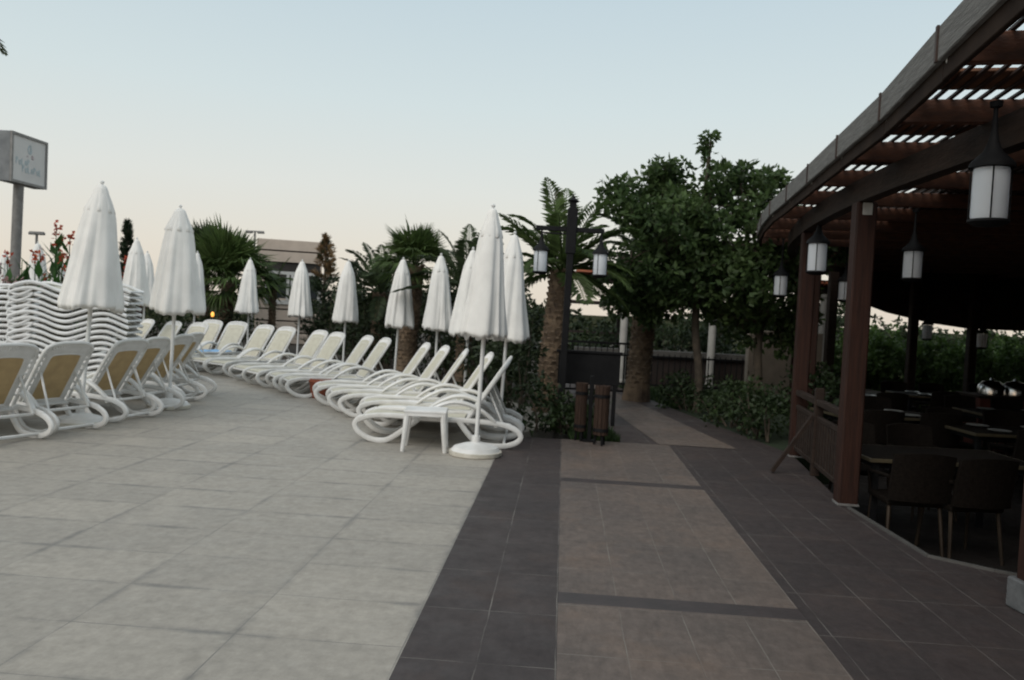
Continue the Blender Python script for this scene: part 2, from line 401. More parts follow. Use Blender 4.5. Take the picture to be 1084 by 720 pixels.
# ------------------------------------------------------------------ sun lounger
W = .29
def rect_tube(mb, path, w, h, closed=False):
    mb.tube(path, h / 2, 10, closed, sy=w / h, up=None if not closed else None)
def lounger_proto(back_deg=57, name='sun_lounger'):
    root = empty(name)
    for sy in (-1, 1):
        y = sy * W
        mb = MB()
        rail = spline([(.03, y, .235), (.16, y, .285), (.40, y, .30), (.80, y, .285), (1.2, y, .285), (1.5, y, .27), (1.68, y, .245)], 5)
        mb.tube(rail, .029, 8, sy=.8)
        foot = spline([(.10, y, .275), (.03, y, .245), (-.005, y, .185), (.04, y, .105), (.16, y, .038), (.30, y, .024), (.40, y, .06), (.55, y, .17), (.68, y, .275)], 5)
        mb.tube(foot, [.031] * len(foot), 8, sy=.8)
        head = spline([(1.12, y, .275), (1.22, y, .15), (1.32, y, .055), (1.45, y, .024), (1.64, y, .030), (1.76, y, .075), (1.80, y, .135), (1.76, y, .195), (1.68, y, .235), (1.58, y, .262)], 5)
        mb.tube(head, .031, 8, sy=.8)
        autosmooth(mb.build('side_frame', 'white', root))
        am = MB()
        ar = spline([(.70, y * 1.04, .30), (.84, y * 1.06, .40), (1.0, y * 1.07, .47), (1.16, y * 1.07, .475), (1.33, y * 1.05, .42), (1.45, y * 1.03, .34), (1.52, y, .28)], 5)
        am.tube(ar, [.018 + .008 * math.sin(math.pi * i / (len(ar) - 1)) for i in range(len(ar))], 8, sy=1.5)
        autosmooth(am.build('armrest', 'white', root))
    for x, z in ((.05, .235), (.62, .26), (1.22, .255), (1.52, .235), (1.62, .05)):
        autosmooth(MB().tube([(x, -W, z), (x, W, z)], .017, 6).build('cross_bar', 'white', root))
    st = MB()
    n = 12
    for i in range(n):
        x0, x1 = .05 + i * 1.12 / n, .05 + (i + 1) * 1.12 / n
        z0, z1 = (.292 - .018 * math.sin(math.pi * (x - .05) / 1.12) + (.0 if x > .14 else -.03 * (1 - (x - .05) / .09)) for x in (x0, x1))
        st.add([(x0, -W + .035, z0), (x1, -W + .035, z1), (x1, W - .035, z1), (x0, W - .035, z0), (x0, -W + .035, z0 - .008), (x1, -W + .035, z1 - .008), (x1, W - .035, z1 - .008), (x0, W - .035, z0 - .008)],
               [(0, 1, 2, 3), (7, 6, 5, 4), (0, 4, 5, 1), (2, 6, 7, 3)])
    autosmooth(st.build('seat_sling', 'sling', root))
    # backrest: local frame x along height, z normal
    a = rad(back_deg)
    ax = Vector((math.cos(a), 0, math.sin(a))); ay = Vector((0, 1, 0)); az = Vector((-math.sin(a), 0, math.cos(a)))
    rm = Matrix((ax, ay, az)).transposed().to_4x4(); rm.translation = Vector((1.20, 0, .275))
    br = MB(); H = .78; wo, wi = .28, .185
    outer = spline([(.0, -wo, 0), (.35, -wo, 0), (.66, -wo * .985, 0), (.75, -wo * .84, 0), (.785, -wo * .45, 0), (.79, 0, 0), (.785, wo * .45, 0), (.75, wo * .84, 0), (.66, wo * .985, 0), (.35, wo, 0), (.0, wo, 0)], 4)
    inner = spline([(.03, -wi, 0), (.35, -wi, 0), (.55, -wi, 0), (.63, -wi * .9, 0), (.648, -wi * .4, 0), (.65, 0, 0), (.648, wi * .4, 0), (.63, wi * .9, 0), (.55, wi, 0), (.35, wi, 0), (.03, wi, 0)], 4)
    br.tube(outer, .020, 8); br.tube(inner, .015, 6)
    for i in range(2, len(outer) - 2, 1):
        br.tube([outer[i], inner[i]], .0125, 5, cap=False)
    for i in range(len(outer) - 1):
        a0, a1 = inner[i], inner[i + 1]; b0, b1 = a0.lerp(outer[i], .55), a1.lerp(outer[i + 1], .55)
        up_ = Vector((0, 0, .008)); br.add([a0 + up_, a1 + up_, b1 + up_, b0 + up_, a0 - up_, a1 - up_, b1 - up_, b0 - up_], [(0, 1, 2, 3), (7, 6, 5, 4), (3, 2, 6, 7)])
    br.tube([(.0, -wo, 0), (.0, wo, 0)], .018, 6); br.tube([(.04, -wi, 0), (.04, wi, 0)], .018, 6)
    bo = autosmooth(br.build('backrest', 'white', root, mat4=rm))
    sl = MB()
    N = 6
    for side, zz in ((0, .010), (1, -.004)):
        sl.m(side)
        pts = [(.05, -.232, .013), (.60, -.232, .013), (.69, -.215, .013), (.712, 0, .013), (.69, .215, .013), (.60, .232, .013), (.05, .232, .013)] if side == 0 else [(.05, -wi, zz), (.55, -wi, zz), (.63, -wi * .9, zz), (.645, 0, zz), (.63, wi * .9, zz), (.55, wi, zz), (.05, wi, zz)]
        sl.add(pts, [tuple(range(7)) if side == 0 else tuple(reversed(range(7)))])
    sl.build('back_sling', ['sling', 'sling_back'], bo)
    for sy in (-1, 1): MB().tube([(1.20 + .42 * math.cos(a), sy * .2, .275 + .42 * math.sin(a) - .01), (1.60, sy * .23, .25)], .012, 6).build('back_support', 'white', root)
    return root
proto = lounger_proto()
G_R = 'sun loungers in the curved row on the right of the deck'
G_L = 'sun loungers turned backs to the walkway on the left'
used = [False]
def place_lounger(tx, ty, ang, label, group, src=None):
    """tx,ty = ground point below the top of the backrest; ang = direction head->outwards (deg)"""
    if src is None:
        o = proto if not used[0] else copy_tree(proto); used[0] = True
    else: o = src
    a = rad(ang); top = 1.68
    o.location = (tx - top * math.cos(a), ty - top * math.sin(a), 0); o.rotation_euler = (0, 0, a)
    tag(o, label, 'sun lounger', group); return o
rr = [(.03, 8.95, 0, 'cream and white sun lounger nearest the walkway, behind the small white side table'),
      (.05, 9.64, 0.5, 'white sun lounger directly behind the nearest one, backrest edge showing past the near parasol'),
      (-.2, 10.3, 7, 'third cream sun lounger from the walkway, partly hidden by the near parasol pole'),
      (-.55, 10.88, 7, 'fourth cream sun lounger from the walkway, just left of the near parasol'),
      (-.88, 11.55, 15, 'fifth cream sun lounger from the walkway in the curved right row'),
      (-1.22, 12.17, 16, 'sixth cream sun lounger from the walkway, right of a slim parasol pole'),
      (-2.0, 13.2, 27, 'seventh cream sun lounger from the walkway, left of the fifth far parasol pole'),
      (-2.4, 13.8, 28, 'eighth cream sun lounger from the walkway, middle of the curved right row'),
      (-3.1, 14.6, 42, 'ninth cream sun lounger from the walkway, under the parasol left of the fan palm'),
      (-3.55, 15.17, 43, 'tenth cream sun lounger from the walkway, behind the terracotta pot'),
      (-4.48, 16.2, 55, 'eleventh cream sun lounger, right of the pair beside the brown-sided building'),
      (-5.07, 16.72, 56, 'twelfth cream sun lounger, left of the pair beside the brown-sided building'),
      (-6.1, 18.0, 68, 'far cream sun lounger with the blue towel on its seat'),
      (-6.78, 18.32, 69, 'farthest cream sun lounger at the end of the curved right row')]
LOC = []
for x, y, a, l in rr: LOC.append(place_lounger(x, y, a + U(-1.5, 1.5), l, G_R))
ll = [(-4.70, 7.62, -24, 'white sun lounger with tan back, cut by the left picture edge'),
      (-4.52, 8.33, -22, 'white lounger with tan back just before the big left parasol pole'),
      (-4.36, 9.36, -16, 'white lounger with tan back just beyond the big left parasol pole'),
      (-4.36, 10.02, -12, 'fourth tan backed white lounger from the left picture edge'),
      (-4.44, 11.02, -8, 'fifth tan backed lounger, seen nearly edge-on beyond the second big parasol'),
      (-4.56, 11.74, -4, 'last tan backed lounger at the far end of the left row, edge-on')]
for x, y, a, l in ll: place_lounger(x, y, a + U(-1.5, 1.5), l, G_L)
sl2 = [(-8.55, 17.0, 40, 'cream lounger just right of the stacked loungers, left of a pair'),
       (-8.35, 17.75, 40, 'cream lounger just right of the stacked loungers, right of a pair'),
       (-7.45, 16.6, 48, 'cream lounger below the small parasols behind the big left one'),
       (-6.75, 16.2, 52, 'cream lounger behind the pole of the second big parasol'),
       (-6.2, 16.1, 58, 'cream lounger showing just right of the second big parasol pole')]
for x, y, a, l in sl2: place_lounger(x, y, a, l, 'cream sun loungers in the far left row')
# towel and pot
fl = LOC[12]
tw = MB()
for i in range(8):
    for j in range(6):
        x, y = .55 + i * .075, -.25 + j * .085
        h = lambda p, q: .30 + .02 * math.sin(p * 21) * math.cos(q * 17) + .02
        tw.add([(x, y, h(x, y)), (x + .075, y, h(x + .075, y)), (x + .075, y + .085, h(x + .075, y + .085)), (x, y + .085, h(x, y + .085)),
                (x, y, .29), (x + .075, y, .29), (x + .075, y + .085, .29), (x, y + .085, .29)], [(0, 1, 2, 3), (4, 5, 1, 0), (5, 6, 2, 1), (6, 7, 3, 2), (7, 4, 0, 3)])
t = tw.build('towel', 'towel'); t.location = fl.location; t.rotation_euler = fl.rotation_euler
tag(t, 'light blue towel left crumpled on a far cream lounger', 'towel')
p = G(338, 421)
pot = MB().lathe([(.0, 0), (.11, 0), (.13, .03), (.16, .24), (.175, .25), (.175, .30), (.155, .30), (.15, .20), (0, .20)], 20)
po = autosmooth(pot.build('terracotta_pot', 'terracotta'), 50); po.location = (p.x, p.y, 0)
tag(po, 'small orange terracotta pot on the deck at the feet of loungers', 'pot')

# stacked loungers
def stacked_proto():
    root = empty('stacked_lounger')
    for sy in (-1, 1):
        y = sy * W; mb = MB()
        r1 = spline([(0, y, .05), (.12, y, .10), (.30, y, .135), (.50, y, .10), (.72, y, .02), (.90, y, .0), (1.10, y, .06), (1.35, y, .145), (1.55, y, .15), (1.75, y, .08), (1.86, y, .04)], 5)
        mb.tube(r1, .029, 8, sy=1.0)
        e = spline([(0.0, y, .05), (-.03, y, 0.0), (.02, y, -.06), (.14, y, -.075), (.3, y, .0), (.36, y, .06)], 4)
        mb.tube(e, .020, 6)
        autosmooth(mb.build('side_frame', 'white_old', root))
    for x, z in ((.02, .05), (.88, 0), (1.84, .05)): MB().tube([(x, -W, z), (x, W, z)], .018, 6).build('cross_bar', 'white_old', root)
    s = MB()
    xs = [.05, .3, .6, .9, 1.2, 1.5, 1.82]; zs = [.06, .105, .06, .0, .06, .12, .05]
    for i in range(6):
        s.add([(xs[i], -W + .03, zs[i]), (xs[i + 1], -W + .03, zs[i + 1]), (xs[i + 1], W - .03, zs[i + 1]), (xs[i], W - .03, zs[i])], [(0, 1, 2, 3)])
    s.build('seat_sling', 'sling', root)
    return root
sp0 = stacked_proto(); first = True
ORD = ['topmost', 'second from the top', 'third from the top', 'fourth from the top', 'fifth from the top', 'sixth from the top', 'seventh from the top', 'eighth from the top', 'ninth from the top', 'tenth from the top', 'eleventh from the top', 'twelfth from the top', 'thirteenth from the top', 'fourteenth from the top', 'bottom']
for (sx, sy_, an, n, where) in ((-7.22, 13.3, 4, 15, 'in the right-hand stack behind the big left parasol'), (-9.05, 13.5, 14, 14, 'in the stack cut by the left picture edge')):
    for k in range(n):
        o = sp0 if first else copy_tree(sp0); first = False
        a = rad(an + U(-1.5, 1.5)); off = .93 + U(-.025, .025)
        o.location = (sx - off * math.cos(a), sy_ - off * math.sin(a), .10 + (n - 1 - k) * .096); o.rotation_euler = (0, 0, a)
        nm = ORD[k] if k < n - 1 else 'bottom'
        tag(o, 'white lounger, %s %s' % (nm, where), 'sun lounger', 'stacked white loungers')

# side table by near lounger
def side_table(x, y, rz):
    root = empty('side_table', (x, y, 0), rz)
    tp = MB().box((0, 0, .415), (.44, .40, .026), None, .012)
    for s in (-1, 1):
        tp.box((0, s * .185, .388), (.42, .018, .035)); tp.box((s * .205, 0, .388), (.018, .35, .035))
    autosmooth(tp.build('table_top', 'white', root), 30)
    for sx in (-1, 1):
        for sy in (-1, 1):
            lg = MB(); lg.tube([(sx * .185, sy * .165, .40), (sx * .20, sy * .178, .2), (sx * .218, sy * .19, 0)], [.032, .027, .021], 8)
            autosmooth(lg.build('leg', 'white', root))
    return root
tag(side_table(-.86, 8.40, rad(2)), 'small white plastic side table between near parasol and near lounger', 'side table')

# ------------------------------------------------------------------ parasols
def parasol(base, tip, length, label, group, rbot=.25, seed=0, rich=True):
    rnd = random.Random(seed); base = Vector(base); tip = Vector(tip)
    root = empty('closed_parasol', base)
    ax = (tip - base); H = ax.length; q = Vector((0, 0, 1)).rotation_difference(ax.normalized()).to_matrix().to_4x4()
    MB_ = MB().lathe([(0, .045), (.30, .03) , (.30, .0)][::-1] if False else [(.27, 0), (.285, .012), (.285, .05), (.25, .075), (.16, .105), (.06, .125), (.045, .13)], 32)
    bo = MB(); bo.m(0).lathe([(.262, 0), (.272, .01), (.272, .045), (.262, .05)], 32)
    bo.m(1).lathe([(.255, .05), (.225, .085), (.13, .115), (.06, .13), (.045, .135), (.045, .20), (.03, .20)], 32)
    autosmooth(bo.build('base', ['concrete', 'white'], root), 30)
    pl = MB().tube([(0, 0, .05), (0, 0, H - .06)], .0225, 12)
    autosmooth(pl.build('pole', 'polew', root, mat4=q), 60)
    z1, z0 = H, H - length
    ph = rnd.uniform(0, 6); a8 = rnd.uniform(.055, .085); drift = rnd.uniform(-.02, .03)
    lean = rnd.uniform(0, 6.28); nf = rnd.choice((6, 7, 7, 8, 9)); rnd_tw = rnd.uniform(-.9, 1.3); sg_ = rnd.uniform(.05, .16); bul = rnd.uniform(-.07, .03)
    lob = [rnd.uniform(-.07, .07) for _ in range(8)]
    hem = [rnd.uniform(-.03, .035) for _ in range(16)]
    def flute(th, t):
        k = (th / (2 * math.pi) * 8) % 8; i = int(k); f = k - i
        l = lob[i] * (1 - f) + lob[(i + 1) % 8] * f
        th = th + .22 * math.sin(2 * th + ph) + .13 * math.sin(3 * th + ph * 1.7 + t)
        c8 = math.cos(nf * th + ph + t * rnd_tw)
        return 1 + (a8 * (.3 + .9 * t)) * (abs(c8) ** .7 * (1 if c8 > 0 else -1)) + .032 * t * math.cos(17 * th + ph * 2 + t * 3) + .02 * math.cos(5 * th + 9 * t + ph) + l * (.4 + t)
    prof = []
    N = 18
    shape = [(0, .03), (.05, .055), (.1, .082), (.16, .110), (.22, .132), (.3, .148), (.45, .172), (.6, .195), (.75, .218), (.9, .242), (.97, .25), (1, .243)]
    def rad_at(t):
        for (ta, ra), (tb, rb) in zip(shape, shape[1:]):
            if t <= tb: return ra + (rb - ra) * (t - ta) / (tb - ta)
        return shape[-1][1]
    k = rbot / .25
    ts = [.05, .10, .15, .2, .26, .33, .4, .48, .56, .64, .72, .8, .87, .93, .97, 1.0]
    def mod(r, z, th, i):
        t = ts[i]
        hz = hem[int((th / 6.2832) * 16) % 16] * (1 if i == len(ts) - 1 else .6 if i == len(ts) - 2 else 0) + (-.018 * abs(math.cos(8 * th + ph)) if i >= len(ts) - 1 else 0)
        sag = 1 + sg_ * math.cos(th - lean) * t * t + bul * math.sin(math.pi * t)
        return r * flute(th, t) * sag, z + hz
    cn = MB().lathe([(rad_at(t) * k, z1 - t * length) for t in ts], 96, mod=mod)
    cn.f = [f for f in cn.f if len(f) == 4]; cn.mi = [0] * len(cn.f)
    # inside of the hem so the bottom is not open
    n0 = (len(ts) - 1) * 96
    inner = []
    o = len(cn.v)
    for kk in range(96):
        v = cn.v[n0 + kk]; inner.append((v[0] * .35, v[1] * .35, z1 - length + .14))
    cn.v += inner
    for kk in range(96):
        k2 = (kk + 1) % 96; cn.f.append((n0 + kk, n0 + k2, o + k2, o + kk)); cn.mi.append(0)
    c = cn.build('canopy', 'canvas', root, smooth=True, mat4=q)
    vt = [0, .012, .035, .07, .12, .17, .212, .218]
    vr = [.026, .042, .055, .068, .089, .110, .129, .124]
    def mod2(r, z, th, i):
        t = vt[i]
        return r * (1 + .07 * math.cos(8 * th + ph) * min(1, t * 6)) , z - (.012 * abs(math.cos(4 * th + ph)) if i >= 6 else 0)
    vc = MB().lathe([(r * k, z1 - t * length) for t, r in zip(vt, vr)], 64, mod=mod2)
    vc.build('vent_cap', 'canvas_vent', c, smooth=True)
    rg = MB().tube([(0, 0, H - .2), (0, 0, H + .03)], .014, 8); rg.tube([(0, 0, H + .02), (0, 0, H + .035), (0, 0, H + .05)], [.02, .022, .008], 8)
    rg.build('finial', 'polew', root, mat4=q)
    tag(root, label, 'parasol', group); return root
GP = 'closed white parasols around the deck'
def par_px(tx, ty, by, d, bx, label, seed, rbot=.25, z=0):
    tip = D(tx, ty, d); base = Vector(((bx - 542) / FPX * d, d, z))
    hy = HY0 + .05 * (tx - 542)
    return parasol(base, tip, (by - ty) * d / FPX, label, GP, rbot, seed)
par_px(522, 221, 357, 8.22, 509, 'nearest closed white parasol on a round base beside the small side table', 1, .228)
par_px(545, 249, 359, 10.3, 533, 'closed white parasol half hidden right behind the nearest parasol', 2, .24)
par_px(501, 265, 355, 12.3, 494, 'closed white parasol peeping out left behind the nearest parasol', 3)
par_px(467, 271, 349, 14.3, 462, 'closed white parasol just right of the tall fan palm', 4, .27)
par_px(427, 275, 346, 15.7, 419, 'closed white parasol standing in front of the tall fan palm trunk', 5, .27)
par_px(369, 277, 341, 17.4, 364, 'closed white parasol in front of the dark conifer hedge', 6, .265)
par_px(320, 277, 335, 19.0, 315, 'closed white parasol at the right end of the brown-sided building', 7, .29)
par_px(265, 275, 331, 20.5, 262, 'closed white parasol at the left end of the brown-sided building', 8, .28)
par_px(108, 196, 326, 8.85, 87, 'large closed white parasol between the tan backed loungers, farthest left of the big ones', 9, .29)
par_px(191, 221, 330, 10.5, 181, 'second large closed white parasol, beyond the fourth tan backed lounger', 10, .33)
par_px(209, 268, 330, 19.0, 204, 'small closed parasol mostly hidden behind the second large one, right side', 11, .24)
par_px(145, 254, 322, 15.6, 139, 'small closed parasol immediately right of the large left parasol', 12, .25)
par_px(156, 268, 322, 18.5, 150, 'small closed parasol between the two large left parasols, farther back', 13, .24)
par_px(40, 258, 318, 19.5, 38, 'distant closed parasol among the orange flowers at far left', 14, .3)
par_px(62, 270, 322, 21.5, 60, 'distant closed parasol right of the one among orange flowers', 15, .28)
par_px(5, 268, 322, 21, 3, 'distant closed parasol cut by the left picture edge', 16, .3)

# ------------------------------------------------------------------ vegetation helpers
def rand_dir(rnd=random):
    z = rnd.uniform(-1, 1); a = rnd.uniform(0, 6.2832); s = math.sqrt(1 - z * z)
    return Vector((s * math.cos(a), s * math.sin(a), z))
def clump_leaves(mb, c, r, n, L, w, flat=.8, down=.15):
    for _ in range(n):
        d = rand_dir(); rr_ = r * (U(0, 1) ** .45)
        p = c + Vector((d.x * rr_, d.y * rr_, d.z * rr_ * flat))
        o = (d * .7 + rand_dir() * .8 + Vector((0, 0, -down))).normalized()
        mb.leaf(p, o, w * U(.7, 1.25), L * U(.7, 1.25), rand_dir())
def hedge_mass(name, pts, zb, h, wd, leaf, L, w, dens, label, cat, group=None, stemmat='bark2'):
    """long or round shrub made of leafy clumps along pts with an inner twig skeleton"""
    root = empty(name, (pts[0][0], pts[0][1], 0)); o0 = Vector((pts[0][0], pts[0][1], 0))
    mb = MB(); tw = MB()
    P = [Vector((p[0], p[1], 0)) for p in pts]
    tot = 0
    segs = list(zip(P, P[1:])) if len(P) > 1 else [(P[0], P[0])]
    for a, b in segs:
        ln = max((b - a).length, .01); nc = max(3, int(dens * 3.4 * max(ln, wd) * h / .12))
        for _ in range(nc):
            c = a.lerp(b, R()); ang = U(0, 6.28); rr_ = wd * math.sqrt(R()) * .9
            top = h * U(.8, 1.12) * math.sqrt(max(.15, 1 - .55 * (rr_ / wd) ** 2))
            z = zb + U(.1, 1) ** .8 * top
            p = c + Vector((math.cos(ang) * rr_, math.sin(ang) * rr_, z))
            clump_leaves(mb, p - o0, U(.10, .20) * max(1, h * .8) ** .5, int(22), L, w)
            if R() < .25:
                q0 = c + Vector((math.cos(ang) * rr_ * .3, math.sin(ang) * rr_ * .3, zb))
                tw.tube([q0 - o0, (q0 + p) / 2 + Vector((U(-.05, .05), U(-.05, .05), .05)) - o0, p - o0], [.016, .011, .005], 5, cap=False)
    mb.build('foliage', leaf, root)
    if tw.v: tw.build('stem', stemmat, root)
    tag(root, label, cat, group); return root
def fan_leaf(mb, p, d, up, L, n=24, spread=150, pet=.35, droop=.2):
    d = d.normalized(); x = d.cross(up)
    if x.length < 1e-3: x = d.orthogonal()
    x.normalize()
    e = p + d * L * pet
    mb.tube([p, (p + e) / 2 + Vector((0, 0, .01)), e], [.012, .009, .007], 4, cap=False)
    for i in range(n):
        a = rad(-spread / 2 + spread * i / (n - 1)); l = L * (1 - pet) * (.75 + .25 * math.cos(a)) * U(.85, 1.1)
        v = (d * math.cos(a) + x * math.sin(a)).normalized()
        nrm = x.cross(d).normalized()
        w = L * .022
        m_ = e + v * l * .6 + nrm * U(-.02, .02) * L; t_ = e + v * l - Vector((0, 0, l * droop * U(.5, 1.6)))
        s_ = v.cross(nrm).normalized() * w
        mb.add([e, m_ + s_, t_, m_ - s_, m_ + nrm * w * .6], [(0, 1, 4), (1, 2, 4), (2, 3, 4), (3, 0, 4)])
def feather(mb, p, d, L, droop, n=26, ll=.34, wl=.022):
    """pinnate frond: arching rachis with leaflets"""
    d = d.normalized(); pts = []; q = p.copy(); v = d.copy(); st = L / 14
    for i in range(15):
        pts.append(q.copy()); q = q + v * st; v = (v + Vector((0, 0, -droop / 14 * (.5 + i / 9)))).normalized()
    mb.tube(pts, [.016 * (1 - i / 16) + .003 for i in range(15)], 4, cap=False)
    for i in range(n):
        t = .14 + .86 * i / (n - 1); k = min(int(t * 14), 13); f = t * 14 - k
        c = pts[k].lerp(pts[k + 1], f); tan = (pts[k + 1] - pts[k]).normalized()
        x = tan.cross(Vector((0, 0, 1)))
        if x.length < 1e-3: x = tan.orthogonal()
        x.normalize(); nrm = x.cross(tan)
        l = ll * L / 1.5 * (math.sin(math.pi * min(1, .12 + t * .9)) ** .6) * U(.85, 1.1) + .05
        for s_ in (-1, 1):
            v = (x * s_ * .75 + tan * .7 + nrm * .25 + Vector((0, 0, -.15)) + rand_dir() * .08).normalized()
            w = wl * L / 1.5 * 1.1
            b_ = v.cross(nrm).normalized() * w
            tip = c + v * l - Vector((0, 0, l * .22))
            mid = c + v * l * .5
            mb.add([c, mid + b_, tip, mid - b_], [(0, 1, 2), (0, 2, 3)])
def palm_trunk(root, H, r0, r1, lean=(0, 0), z0=0):
    mb = MB(); pts = []; n = 16
    for i in range(n + 1):
        t = i / n; pts.append(Vector((lean[0] * t, lean[1] * t, z0 + (H - z0) * t)))
    mb.m(0).tube(pts, [r0 * (1 + .25 * max(0, 1 - t * 6)) + (r1 - r0) * t for t in [i / n for i in range(n + 1)]], 14)
    mb.m(1)
    rows = int((H - z0) / .085)
    for i in range(rows):
        t = (i + .5) / rows; z = z0 + (H - z0) * t; r = r0 + (r1 - r0) * t
        for k in range(9):
            th = 2 * math.pi * (k + .5 * (i % 2)) / 9 + U(-.08, .08)
            dr = Vector((math.cos(th), math.sin(th), 0)); tn = Vector((-dr.y, dr.x, 0))
            c = Vector((lean[0] * t, lean[1] * t, z)) + dr * (r - .008)
            L_ = U(.06, .10); w = r * .30
            out = c + dr * U(.02, .045) + Vector((0, 0, L_ * .8))
            mb.add([c - tn * w, c + tn * w, out + tn * w * .55, out - tn * w * .55, c + Vector((0, 0, L_ * 1.1)) - dr * .02], [(0, 1, 2, 3), (3, 2, 4), (0, 3, 4), (1, 4, 2)])
    return mb.build('trunk', ['bark', 'boot'], root)
def fan_palm(x, y, H, r, nleaf, L, label, mat_='palm', group=None, upright=.5, lean=(0, 0), name='fan_palm', zb=-.01):
    root = empty(name, (x, y, 0)); palm_trunk(root, H, r, r * .85, lean, zb)
    mb = MB(); top = Vector((lean[0], lean[1], H))
    for i in range(nleaf):
        th = i * 2.39996; el = rad(-25 + 105 * (i / nleaf) ** (1 - upright * .5))
        d = Vector((math.cos(th) * math.cos(el), math.sin(th) * math.cos(el), math.sin(el)))
        fan_leaf(mb, top + d * .06 + Vector((0, 0, U(-.12, .1))), d, Vector((0, 0, 1)), L * U(.8, 1.1), droop=.25 if el < .8 else .06)
    mb.build('crown', mat_, root); tag(root, label, 'palm tree', group); return root
def date_palm(x, y, H, r, nf, L, label, mat_='palm', group=None, lean=(0, 0), name='feather_palm', az=None, zb=-.01, emin=-20):
    root = empty(name, (x, y, 0)); palm_trunk(root, H, r, r * .9, lean, zb)
    mb = MB(); top = Vector((lean[0], lean[1], H))
    for i in range(nf):
        th = i * 2.39996 + U(-.15, .15); el = rad(emin + (82 - emin) * (i / nf) ** .85 + U(-5, 5))
        d = Vector((math.cos(th) * math.cos(el), math.sin(th) * math.cos(el), math.sin(el)))
        feather(mb, top + d * .05, d, L * U(.85, 1.1), U(.8, 1.2) if el > .2 else U(.5, .8))
    for (dx, dy, dz, l_, dr) in (az or []):
        feather(mb, top, Vector((dx, dy, dz)), l_, dr, n=34)
    mb.build('crown', mat_, root); tag(root, label, 'palm tree', group); return root
def broad_tree(x, y, trunk_h, clumps, L, w, per, label, leaf='leaf', group=None, tr=.07, name='broadleaf_tree', lean=(0, 0)):
    """clumps: (dx,dy,z,r) lobes of the crown"""
    root = empty(name, (x, y, 0)); tb = MB(); lf = MB()
    fork = Vector((lean[0], lean[1], trunk_h))
    tb.tube(spline([(0, 0, -.05), (lean[0] * .2 + .02, lean[1] * .2, trunk_h * .35), (lean[0] * .6 - .02, lean[1] * .6, trunk_h * .7), fork], 4), [tr * (1.3 if i == 0 else 1 - .02 * i) for i in range(13)], 10)
    for (dx, dy, z, r) in clumps:
        c = Vector((dx, dy, z))
        mid = fork.lerp(c, .5) + Vector((U(-.12, .12), U(-.12, .12), U(.02, .2)))
        tb.tube(spline([fork, mid, c], 4), [tr * .55 * (1 - i / 10) + .006 for i in range(9)], 6, cap=False)
        ns = max(5, int(16 * (r / .5) ** 1.6)) if r > .18 else 2
        for _ in range(ns):
            d = rand_dir(); q = c + Vector((d.x, d.y, d.z * .8)) * r * (R() ** .33)
            tb.tube([c.lerp(q, .15), c.lerp(q, .6) + Vector((0, 0, .03)), q], [.012, .008, .004], 4, cap=False)
            clump_leaves(lf, q, U(.13, .24) * (r / .5) ** .3, per if r > .18 else int(per * .45), L, w)
    tb.build('trunk', 'bark2', root, smooth=True); lf.build('crown', leaf, root)
    tag(root, label, 'tree', group); return root

# ------------------------------------------------------------------ vegetation placement
def X(px, d): return (px - 542) / FPX * d
# low shrub between the walkway end and the trees
hedge_mass('low_shrub', [(.30, 10.05), (.72, 10.0), (.9, 10.15)], 0, .62, .42, 'hedge', .075, .045, 2.6, 'low dark green shrub at the walkway end, left of the wooden litter bins', 'shrub')
hedge_mass('low_shrub', [(3.35, 10.1), (3.25, 11.0), (3.1, 12.0)], 0, .74, .46, 'hedge', .075, .045, 2.2, 'long clipped dark shrub along the right side of the garden path', 'shrub')
hedge_mass('low_shrub', [(3.05, 12.9), (2.95, 13.8)], 0, .72, .5, 'hedge', .08, .05, 1.9, 'dark shrub farther up the garden path, in front of the slim tree trunk', 'shrub')
hedge_mass('low_shrub', [(4.3, 11.0), (4.5, 12.2)], 0, .9, .45, 'hedge', .08, .05, 1.8, 'dark shrub beside the restaurant posts, right of the clipped path shrub', 'shrub')
# dark planting behind the lounger row, following the curve
for pts_, h, l in (([(.15, 10.9), (-.05, 11.6), (-.4, 12.5)], 1.2, 'dark leafy shrub right behind the near parasols'),
                   ([(.35, 13.2), (.1, 14.0), (-.25, 14.9)], 1.45, 'dark leafy shrub behind the parasol left of the nearest one'),
                   ([(-.75, 15.7), (-1.2, 16.4), (-1.7, 17.1)], 1.65, 'dark leafy shrub behind the parasol by the fan palm'),
                   ([(-2.6, 18.1), (-3.2, 18.9), (-4.0, 19.9)], 1.7, 'dark leafy shrub below the conifer, behind the middle parasols')):
    hedge_mass('dense_shrub', pts_, 0, h, .5, 'shrub', .11, .05, 1.15, l, 'shrub')
for (px, d, h, w_, l) in ((386, 21, 2.5, .9, 'tall dark bushy shrub between the conifer and the fan palm'), (350, 23, 1.9, .9, 'dark shrub at the foot of the conifer'),
                         (478, 17.5, 2.3, .8, 'tall dark shrub right of the fan palm'), (520, 16, 1.9, .7, 'dark shrub behind the nearest parasol, left of the palm trunk'), (415, 19.5, 2.2, .7, 'dark shrub just left of the fan palm trunk')):
    hedge_mass('tall_shrub', [(X(px - 12, d), d), (X(px + 12, d), d + .3)], 0, h, w_, 'shrub', .15, .06, .8, l, 'shrub')
